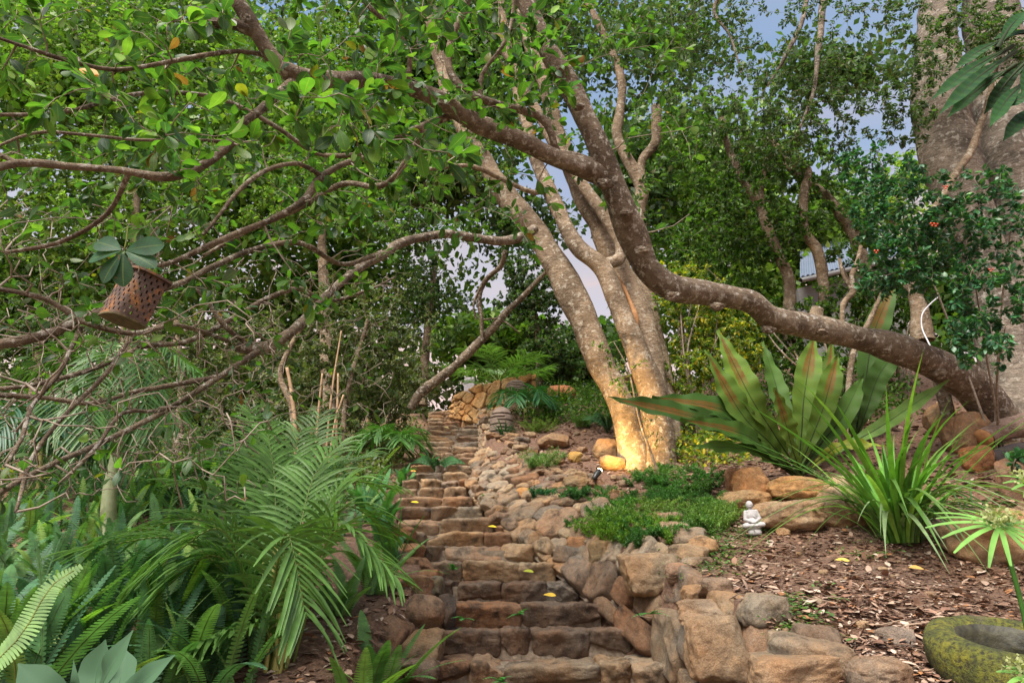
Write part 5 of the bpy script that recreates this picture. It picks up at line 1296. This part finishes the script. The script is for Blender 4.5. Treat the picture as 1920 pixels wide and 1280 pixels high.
k = len(P_); inst(ch, KITE, P_ + UP * .008, nrm(rdir(k) * A(1, 1, .2)), nrm(UP + rdir(k) * .4), rng.uniform(.02, .06, k), palette([(.10, .05, .03, 3), (.2, .11, .07, 2), (.35, .24, .17, 1)], k), rng.uniform(.25, .6, k))
for q in range(170):
    g = G(rng.uniform(1230, 1960), rng.uniform(640 if q % 2 else 1000, 1270)); a = rng.uniform(0, 6.28); L_ = rng.uniform(.05, .22); h = A(math.cos(a), math.sin(a), .15)
    tube(ch, [g + UP * .012, g + h * L_ * .5 + UP * .012 + rng.normal(size=3) * .008, g + h * L_ + UP * .015], [.0035, .003, .0015], 4, A(.28, .2, .14) * rng.uniform(.5, 1.4))
tag(ch.build('bark_mulch', M['dry']), 'reddish brown bark mulch covering the right bed', 'mulch', kind='stuff')
# yellow fallen leaves one can point at
for i, (px, py, d, lb_, c_) in enumerate([(1019, 1120, 4.85, 'yellow fallen leaf on the third step', (.5, .33, .03)), (770, 944, 7.5, 'bright yellow leaf on a middle step near the ferns', (.7, .5, .02)), (915, 990, 6.7, 'bright yellow leaf at the right of a middle step', (.7, .5, .03)), (981, 1075, 5.5, 'green yellow leaf lying on the fifth step', (.3, .33, .03)),
                                          (1567, 1055, 4.4, 'large yellow leaf on the mulch', (.55, .42, .08)), (1705, 1070, 4.1, 'orange tipped yellow leaf on the mulch below the strappy plant', (.5, .3, .08)), (1572, 1127, 3.6, 'curled square yellow leaf in the middle of the mulch bed', (.55, .42, .05)), (832, 803, 10.8, 'pale yellow leaf on an upper step', (.6, .5, .2)), (768, 885, 8.9, 'orange leaf beside the left edge of the upper steps', (.65, .32, .05)),
                                          (1150, 820, 8.7, 'bright yellow leaf on the boulder at the tree foot', (.7, .5, .02))]):
    c = V(px, py, d); m_ = MB(); inst(m_, OBOV, c[None] + UP * .02, nrm(A(1, rng.uniform(-.5, .5), .1))[None], nrm(A(.1, -.5, 1))[None], .09, np.array([c_]))
    tag(m_.build('fallen_leaf', M['dry'], origin=c), lb_, 'leaf')
for px, py, d, lb_ in [(140, 131, 2.5, 'yellow and brown dying leaf hanging at the upper left'), (1250, 210, 8.0, 'rust coloured leaf cluster at the cut limb end')]:
    c = V(px, py, d); m_ = MB(); k = 2; inst(m_, OBOV, c + rng.normal(size=(k, 3)) * .01, nrm(A(1, 0, -.3) + rdir(k) * .3), nrm(A(0, -1, .5) + rdir(k) * .2), .11, palette([(.6, .3, .02, 1)], k))
    tag(m_.build('dying_leaf', M['leaf'], origin=c), lb_, 'leaf')

# ------------------------------------------------------------------ garden objects
def lathe(mb, prof, c, sides=48, col=(1, 1, 1), fn=None):
    a = np.arange(sides) / sides * 2 * np.pi
    r = np.array([p[0] for p in prof]); z = np.array([p[1] for p in prof])
    v = np.stack([r[:, None] * np.cos(a), r[:, None] * np.sin(a), z[:, None] + 0 * a], -1)
    if fn: v = fn(v, a)
    n = len(prof); i = np.arange(n - 1)[:, None] * sides; j = np.arange(sides)[None]; j2 = (j + 1) % sides
    mb.add(v.reshape(-1, 3) + c, np.stack([i + j, i + j2, i + sides + j2, i + sides + j], -1).reshape(-1, 4), col)
# mossy basin
bc_ = V(1905, 1195, 2.62); bz = float(V(1905, 1192, 2.62)[2]) - .25
bs = thing('stone_basin', 'round moss covered stone basin holding dark water at the lower right', 'basin', A(bc_[0], bc_[1], bz))
m_ = MB()
pr_ = [(.03, -.02), (.22, -.02), (.30, .02), (.35, .09), (.365, .16), (.355, .21), (.325, .24), (.275, .25), (.235, .243), (.212, .22), (.205, .17), (.19, .11), (.0, .10)]
pp = catmull([(p[0], p[1], 0) for p in pr_], .008)[:, :2]
def rghn(v, a): v = v * A(.86, .86, 1); v = v + A(0, 0, 1) * (v[..., 1:2] * .24); return v + (fbm(v * 9, 4) * .010 + fbm(v * 2.5, 2) * .014)[..., None] * nrm(v * A(1, 1, .4) + 1e-5)
ci = int(np.argmin(np.abs(pp[:, 0] - .222) + np.abs(pp[:, 1] - .236)))
lathe(m_, pp[:ci + 1], A(bc_[0], bc_[1], bz), 110, fn=rghn)
mi = MB(); lathe(mi, pp[ci:], A(bc_[0], bc_[1], bz), 110, fn=rghn)
mm = mat('moss'); b = NB(mm); p = b.pos(); n1 = b.noise(9, 6, p, .7); n2 = b.noise(60, 5, p, .7); n3 = b.noise(5, 4, p)
c = b.ramp(n1, [(.3, (.03, .035, .014)), (.5, (.10, .11, .015)), (.7, (.22, .20, .018))]); c = b.mix(b.ramp(n2, [(.38, B3(.9)), (.55, B3(0))]), c, (.022, .02, .012))
c = b.mix(b.ramp(n3, [(.55, B3(0)), (.65, B3(.6))]), c, (.10, .085, .05))
pr = b.n('ShaderNodeBsdfPrincipled'); b.l(c, pr.inputs['Base Color']); pr.inputs['Roughness'].default_value = .95; b.l(b.bump(n2, 1, .02, b.bump(n1, .8, .03)), pr.inputs['Normal']); b.out(pr.outputs[0])
bowl = m_.build('bowl', mm, bs)
m_ = MB(); lathe(m_, [(.0, .178), (.10, .178), (.182, .178)], A(bc_[0], bc_[1], bz), 40)
subp(mi.build('hollow', simple_mat('shaded_wet_stone', [(.3, (.012, .012, .007)), (.7, (.05, .045, .022))], 30, .6, .6), bs), bowl)  # wet inner stone; the hollow's shade is put into its dark colour
wm = mat('dark_water'); b = NB(wm); pr = b.n('ShaderNodeBsdfPrincipled'); pr.inputs['Base Color'].default_value = (.012, .016, .006, 1); pr.inputs['Roughness'].default_value = .08; b.out(pr.outputs[0])
subp(m_.build('water', wm, bs), bowl)

# slotted lanterns
lm_ = simple_mat('lantern_stone', [(.3, (.13, .095, .075)), (.7, (.24, .18, .145))], 18, .9, .5, .01)
def lantern(px, pyb, d, wpx, hpx, label):
    c = V(px, pyb, d); zc = d * cp + c[2] * spn; R_, H_ = wpx / F * zc / 2, hpx / F * zc
    z = np.linspace(0, 1, 120)
    r = np.where(z < .62, .97 + .03 * np.sin(z * 5), np.sqrt(np.clip(1 - ((z - .62) / .40) ** 2, 0, 1)) * .98)
    prof = np.column_stack([r * R_, z * H_]); slots = [(.80, -2.9, -.2), (.71, -3.1, -1.3), (.63, -1.9, -.1), (.53, -3.1, -1.2), (.44, -2.0, -.1), (.35, -3.0, -1.0), (.24, -2.2, -.1), (.14, -3, -1.2)]
    def fn(v, a):
        aa = np.where(a > math.pi, a - 2 * math.pi, a)
        for zz, a0, a1 in slots:
            k = (np.abs(z - zz) < .016)[:, None] & ((aa > a0) & (aa < a1))[None]
            v[k] = v[k] * A(.62, .62, 1)
        return v
    t = thing('stone_lantern', label, 'lantern', c)
    m_ = MB(); lathe(m_, prof, c, 72, fn=fn); m_.build('shell', lm_, t)
    m_ = MB(); lathe(m_, [(R_ * 1.15, -.3), (R_ * 1.2, .0), (R_ * .5, .02)], c, 24, col=(.25, .18, .13)); m_.build('base', M['stone'], t)
lantern(940, 838, 10.2, 46, 76, 'domed brown stone lantern with horizontal slots standing right of the upper steps')
lantern(968, 752, 12.0, 42, 40, 'second slotted stone lantern half hidden behind the low palm at the wall top')

# post and low timber edge at the top
pc = V(880, 742, 13.6); t_ = thing('timber_post', 'short weathered grey post at the top of the steps', 'post', pc)
def boxm(mb, lo, hi, bev=0): 
    v = np.array([(x, y, z) for x in (lo[0], hi[0]) for y in (lo[1], hi[1]) for z in (lo[2], hi[2])]); mb.add(v, np.array([(0, 1, 3, 2), (4, 6, 7, 5), (0, 4, 5, 1), (2, 3, 7, 6), (1, 5, 7, 3), (0, 2, 6, 4)]))
wdm = simple_mat('grey_timber', [(.3, (.20, .18, .19)), (.7, (.34, .31, .33))], 14, .85, .5)
m_ = MB(); stone(m_, pc + A(0, 0, .13), (.25, .2, .62), 4, 9, 0, 0, 0, .015, (1, 1, 1)); m_.build('post', wdm, t_)
m_ = MB(); stone(m_, V(925, 728, 13.8), (.85, .25, .22), 4, 7, 0, 0, 2, .03, (.26, .22, .19)); tag(m_.build('stone_block', M['stone_clean']), 'low grey stone block right of the weathered post', 'rock')

# blue grey roof among the trees
rf = thing('garden_building', 'blue grey sheet metal roof and wall glimpsed between the trees', 'building', Gd(1640, 13))
m_ = MB(); p0, p1, p2, p3 = V(1500, 520, 13), V(1690, 478, 14), V(1660, 425, 17), V(1500, 470, 16)
xs = np.linspace(0, 1, 90); g_ = []
for s_ in (0, 1):
    g_.append([(p0 + (p1 - p0) * x) * (1 - s_) + (p3 + (p2 - p3) * x) * s_ + UP * (.03 if (i // 2) % 2 else 0) for i, x in enumerate(xs)])
vv = np.array(g_).reshape(-1, 3); i = np.arange(89); m_.add(vv, np.stack([i, i + 1, i + 91, i + 90], -1)); m_.add(vv - UP * .05, np.stack([i, i + 90, i + 91, i + 1], -1))
rfo = m_.build('roof', simple_mat('roof_metal', [(.3, (.11, .14, .20)), (.7, (.15, .18, .25))], 2, .4, 0), rf, False)
m_ = MB(); q = np.array([p0, p1]); tube(m_, q - UP * .08, .06, 6); subp(m_.build('gutter', simple_mat('gutter_grey', [(.3, B3(.12)), (.7, B3(.2))], 5, .5, 0), rf), rfo)
m_ = MB(); n0, n1 = p0 + A(.1, .4, -.1), p1 + A(-.1, .4, -.1); m_.add(np.array([n0, n1, n1 - UP * 2.5, n0 - UP * 2.5, n0 + A(0, .2, 0), n1 + A(0, .2, 0), n1 + A(0, .2, -2.5), n0 + A(0, .2, -2.5)]), np.array([(0, 1, 2, 3), (7, 6, 5, 4), (0, 3, 7, 4), (1, 5, 6, 2)])); m_.build('wall', simple_mat('wall_grey', [(.3, B3(.12)), (.7, B3(.16))], 3, .8, 0), rf, False)

# hose
m_ = MB(); q = catmull([V(1760, 556, 7.6), V(1742, 572, 7.6), V(1729, 590, 7.6), V(1729, 615, 7.6), V(1740, 640, 7.5), V(1748, 655, 7.4)], .02); tube(m_, q, .009, 8)
tag(m_.build('hose', simple_mat('white_hose', [(.3, (.5, .5, .56)), (.7, (.7, .7, .75))], 30, .4, 0)), 'white hose curving down behind the sweeping limb at right', 'hose')
m_ = MB(); q = catmull([V(1752, 668, 6.6), V(1735, 680, 6.5), V(1718, 695, 6.45)], .02); tube(m_, q, .007, 8)
tag(m_.build('hose', bpy.data.materials['white_hose']), 'short end of white hose below the sweeping limb', 'hose')
# fallen log
lg = thing('fallen_log', 'short fallen log with split bark lying at the right edge', 'log', V(1900, 830, 6.4))
m_ = MB(); limb(m_, [(1845, 822, 6.3), (1885, 806, 6.35), (1960, 790, 6.4)], [.10, .115, .12], sides=22, rough=.15); m_.build('bark', bark_mat('log_bark', (.20, .13, .10), (.40, .28, .22), lam=.2, ringy=1.0), lg)
m_ = MB(); c0 = V(1843, 822, 6.3); D_ = nrm(V(1845, 822, 6.3) - V(1885, 806, 6.35)); tube(m_, [c0 - D_ * .02, c0 + D_ * .006, c0 + D_ * .008], [.098, .095, .001], 22); m_.build('cut_end', M['bark_cut'], lg)
m_ = MB(); limb(m_, [(1850, 860, 6.2), (1890, 850, 6.25), (1960, 845, 6.3)], [.07, .085, .09], sides=14, rough=.2); tag(m_.build('charred_log', simple_mat('charred', [(.3, (.02, .016, .014)), (.7, (.07, .055, .05))], 12, .9, .8, .02)), 'dark charred log underneath the split bark log', 'log')

# rusty hanging lantern with punched holes
hc = V(252, 560, 2.55); ht = thing('hanging_lantern', 'rusty tin candle lantern with punched holes hanging tilted in the branches', 'lantern', hc)
NU, NVt = 150, 104; W2, H2 = .105, .225
u = np.linspace(-1, 1, NU + 1); vv_ = np.linspace(0, 1, NVt + 1)
def shell(s):
    X_ = u * W2; Y_ = -s * (W2 * .72) * (1 - np.abs(u) ** 1.7)
    return np.stack([X_[None] + 0 * vv_[:, None], Y_[None] + 0 * vv_[:, None], (vv_[:, None] - .5) * H2 + 0 * u[None]], -1)
Rl = Matrix.Rotation(math.radians(12), 3, 'Y') @ Matrix.Rotation(math.radians(10), 3, 'Z') @ Matrix.Rotation(math.radians(-6), 3, 'X'); Rn = np.array(Rl)
hole = np.zeros((NVt, NU), bool)
for r_ in range(9):
    for c__ in range(9):
        cu = (c__ + .5 + (.5 if r_ % 2 else 0)) / 9 * NU; cv = (r_ + .8) / 9.4 * NVt
        jj, iii = np.meshgrid(np.arange(NU), np.arange(NVt))
        for dv, ru, rv in ((-1.5, 2.6, 2.2), (1.8, 1.9, 2.6)):
            hole |= ((jj - cu) / ru) ** 2 + ((iii - cv - dv) / rv) ** 2 < 1
hm = MB()
for s in (1, -1):
    v = shell(s) @ Rn.T + hc
    i, j = np.where(~hole); b_ = i * (NU + 1) + j
    hm.add(v, np.stack([b_, b_ + 1, b_ + NU + 2, b_ + NU + 1], -1))
    v2 = (shell(s) * A(.975, .975, 1)) @ Rn.T + hc
    hm.add(v2, np.stack([b_, b_ + NU + 1, b_ + NU + 2, b_ + 1], -1))
rust = mat('rust'); b = NB(rust); p = b.pos(); n1 = b.noise(16, 6, p, .7); n2 = b.noise(90, 4, p, .7)
c = b.ramp(n1, [(.32, (.07, .04, .035)), (.50, (.12, .075, .06)), (.60, (.28, .12, .045)), (.70, (.42, .18, .04))]); c = b.mix(1, c, b.ramp(n2, [(.3, B3(.6)), (.7, B3(1.3))]), 'MULTIPLY')
pr = b.n('ShaderNodeBsdfPrincipled'); b.l(c, pr.inputs['Base Color']); pr.inputs['Roughness'].default_value = .75; pr.inputs['Metallic'].default_value = .15; b.l(b.bump(n2, .5, .003), pr.inputs['Normal']); b.out(pr.outputs[0])
hm.build('punched_shell', rust, ht, False)
def lens_plate(z, k, thick, name, m):
    uu = np.linspace(-1, 1, 41); o1 = np.stack([uu * W2 * k, -(W2 * .72 * k) * (1 - np.abs(uu) ** 1.7) - (k - 1) * .03, 0 * uu + z], 1); o2 = o1[::-1] * A(1, -1, 1)
    ring = np.vstack([o1, o2[1:-1]]); n = len(ring); v = np.vstack([ring, ring + A(0, 0, thick), [[0, 0, z]], [[0, 0, z + thick]]]) @ Rn.T + hc
    i = np.arange(n); j = (i + 1) % n; mb = MB(); mb.add(v, [np.stack([i, j, j + n, i + n], -1), np.stack([j, i, 0 * i + 2 * n], -1), np.stack([i + n, j + n, 0 * i + 2 * n + 1], -1)]); return mb.build(name, m, ht, False)
lens_plate(-H2 / 2 - .008, 1.03, .008, 'floor_plate', simple_mat('olive_rust', [(.3, (.05, .045, .02)), (.7, (.16, .13, .06))], 40, .9, .4))
lid = lens_plate(H2 / 2, 1.15, .012, 'lid', rust)
m_ = MB(); tp = hc + np.array(Rl @ Vector((0, 0, H2 / 2))); q = catmull([tp, tp + A(.01, 0, .03), V(285, 478, 2.62), V(300, 498, 2.88)], .01); tube(m_, q, .002, 5); subp(m_.build('hanging_wire', rust, ht), lid)
m_ = MB(); c = V(232, 470, 2.3)
cl = [((-.13, .0, -.02), 0), ((-.12, 0, .05), 0), ((.02, 0, -.14), 0), ((.11, 0, .03), 0), ((-.06, 0, -.11), 0), ((.10, 0, -.04), 0)]
D_ = np.array([q[0] for q in cl]); inst(m_, OBOV, np.repeat(c[None], 6, 0) + D_ * .1, nrm(D_), nrm(A(0, -1, .35) + rng.normal(size=(6, 3)) * .25), .145, palette([(.035, .10, .05, 1)], 6))
tube(m_, catmull([c + A(-.01, 0, .12), c + A(0, 0, .05), c], .02), .003, 5, (.2, .15, .05))
tag(m_.build('leaf_whorl', M['leaf_big'], origin=c), 'whorl of large blue green leaves hanging over the rusty lantern', 'leaves')

# seated statue
sb = G(1417, 1006)
st = thing('seated_statue', 'small white seated meditating monk statue on a pedestal in front of the boulders', 'statue', sb)
bm = MB(); Hs = .262
def bl(c, s, sub=4, box=2.0):
    D_, f_ = ICO[sub]; p = D_ / (np.abs(D_) ** box).sum(1, keepdims=True) ** (1 / box); bm.add(p * np.array(s) * Hs + np.array(c) * Hs, f_)
def lb2(p0, p1, r0, r1):
    q = np.linspace(0, 1, 9)[:, None]; P_ = (np.array(p0) * (1 - q) + np.array(p1) * q) * Hs
    for a_, r_ in zip(P_, np.linspace(r0, r1, 9)): D_, f_ = ICO[3]; bm.add(D_ * r_ * Hs + a_, f_)
bl((0, -.01, .905), (.108, .11, .128));  bl((0, -.118, .895), (.016, .02, .026), 3); lb2((0, 0, .82), (0, 0, .74), .05, .06)
for s in (-1, 1):
    bl((s * .105, 0, .89), (.014, .02, .04), 3); bl((s * .042, -.105, .925), (.018, .012, .006), 3)
    lb2((s * .16, 0, .70), (s * .215, -.03, .48), .06, .055); lb2((s * .215, -.03, .48), (s * .05, -.16, .38), .05, .038)
    lb2((s * .10, .02, .32), (s * .27, -.10, .29), .10, .075); lb2((s * .27, -.10, .29), (-s * .06, -.19, .27), .07, .04)
bl((0, -.112, .845), (.03, .012, .008), 3)
bl((0, 0, .60), (.17, .105, .17)); bl((0, .0, .71), (.165, .08, .06)); bl((0, .0, .42), (.155, .12, .12)); bl((0, -.17, .37), (.08, .05, .035)); bl((0, .03, .30), (.24, .16, .08))
lb2((-.14, -.05, .72), (.10, -.12, .50), .018, .018); lb2((.10, -.12, .50), (.16, -.10, .44), .018, .018)
o = bm.build('body', None, st); o.location = (0, 0, 0)
wm_ = simple_mat('white_plaster', [(.3, (.27, .26, .265)), (.7, (.46, .45, .455))], 30, .8, .3, .003); o.data.materials.append(wm_)
rm = o.modifiers.new('remesh', 'REMESH'); rm.mode = 'VOXEL'; rm.voxel_size = .0032; rm.use_smooth_shade = True
sm = o.modifiers.new('smooth', 'SMOOTH'); sm.iterations = 3
pb = MB(); n_ = 56
def lobes(v, a): 
    z_ = v[..., 2] / Hs; k = 1 + .04 * np.abs(np.sin(a * 7))[None] * ((z_ > .14) & (z_ < .24)); return v * np.stack([k * 1.0, k * .78, np.ones_like(k)], -1)
lathe(pb, [(0, 0), (.20 * Hs, 0), (.205 * Hs, .02), (.20 * Hs, .035), (.17 * Hs, .045), (.17 * Hs, .05), (.235 * Hs, .054), (.24 * Hs, .066), (.22 * Hs, .07), (0, .071)], A(0, 0, 0), n_, fn=lobes)
o = pb.build('pedestal', wm_, st); o.location = (0, 0, 0)
st.rotation_euler = (0, math.radians(-4), math.radians(-10))

# spotlight
lc = V(1121, 910, 7.15); lc[2] = gh(lc[0], lc[1]) + .16
sl = thing('garden_spotlight', 'small black spike spotlight shining up at the leaning trunks', 'spotlight', lc - A(0, 0, .16))
aim = nrm(V(1195, 780, 7.75) - lc)
blk = simple_mat('black_metal', [(.3, B3(.015)), (.7, B3(.03))], 8, .4, 0)
m_ = MB(); tube(m_, [lc - aim * .10, lc - aim * .09, lc - aim * .04, lc, lc + aim * .05, lc + aim * .052], [.012, .026, .032, .036, .038, .030], 18); hsg = m_.build('housing', blk, sl)
m_ = MB(); tube(m_, [lc - aim * .05, lc - aim * .06 - UP * .06, A(lc[0], lc[1], lc[2] - .2)], [.008, .008, .005], 8); m_.build('spike', blk, sl)
em = mat('lamp_glow'); b = NB(em); e_ = b.n('ShaderNodeEmission'); e_.inputs[0].default_value = (1, .78, .35, 1); e_.inputs[1].default_value = 14; b.out(e_.outputs[0])
m_ = MB(); tube(m_, [lc + aim * .050, lc + aim * .065, lc + aim * .08, lc + aim * .085], [.033, .032, .020, .001], 16); subp(m_.build('lens', em, sl), hsg)
sp_ = bpy.data.lights.new('spot', 'SPOT'); sp_.energy = 230; sp_.color = (1.0, .60, .17); sp_.spot_size = math.radians(100); sp_.spot_blend = .9; sp_.shadow_soft_size = .04
so = bpy.data.objects.new('spot_lamp', sp_); COL.objects.link(so); so.parent = sl; so.location = Vector(lc + aim * .07) - sl.location; so.rotation_euler = Vector(aim).to_track_quat('-Z', 'Y').to_euler()
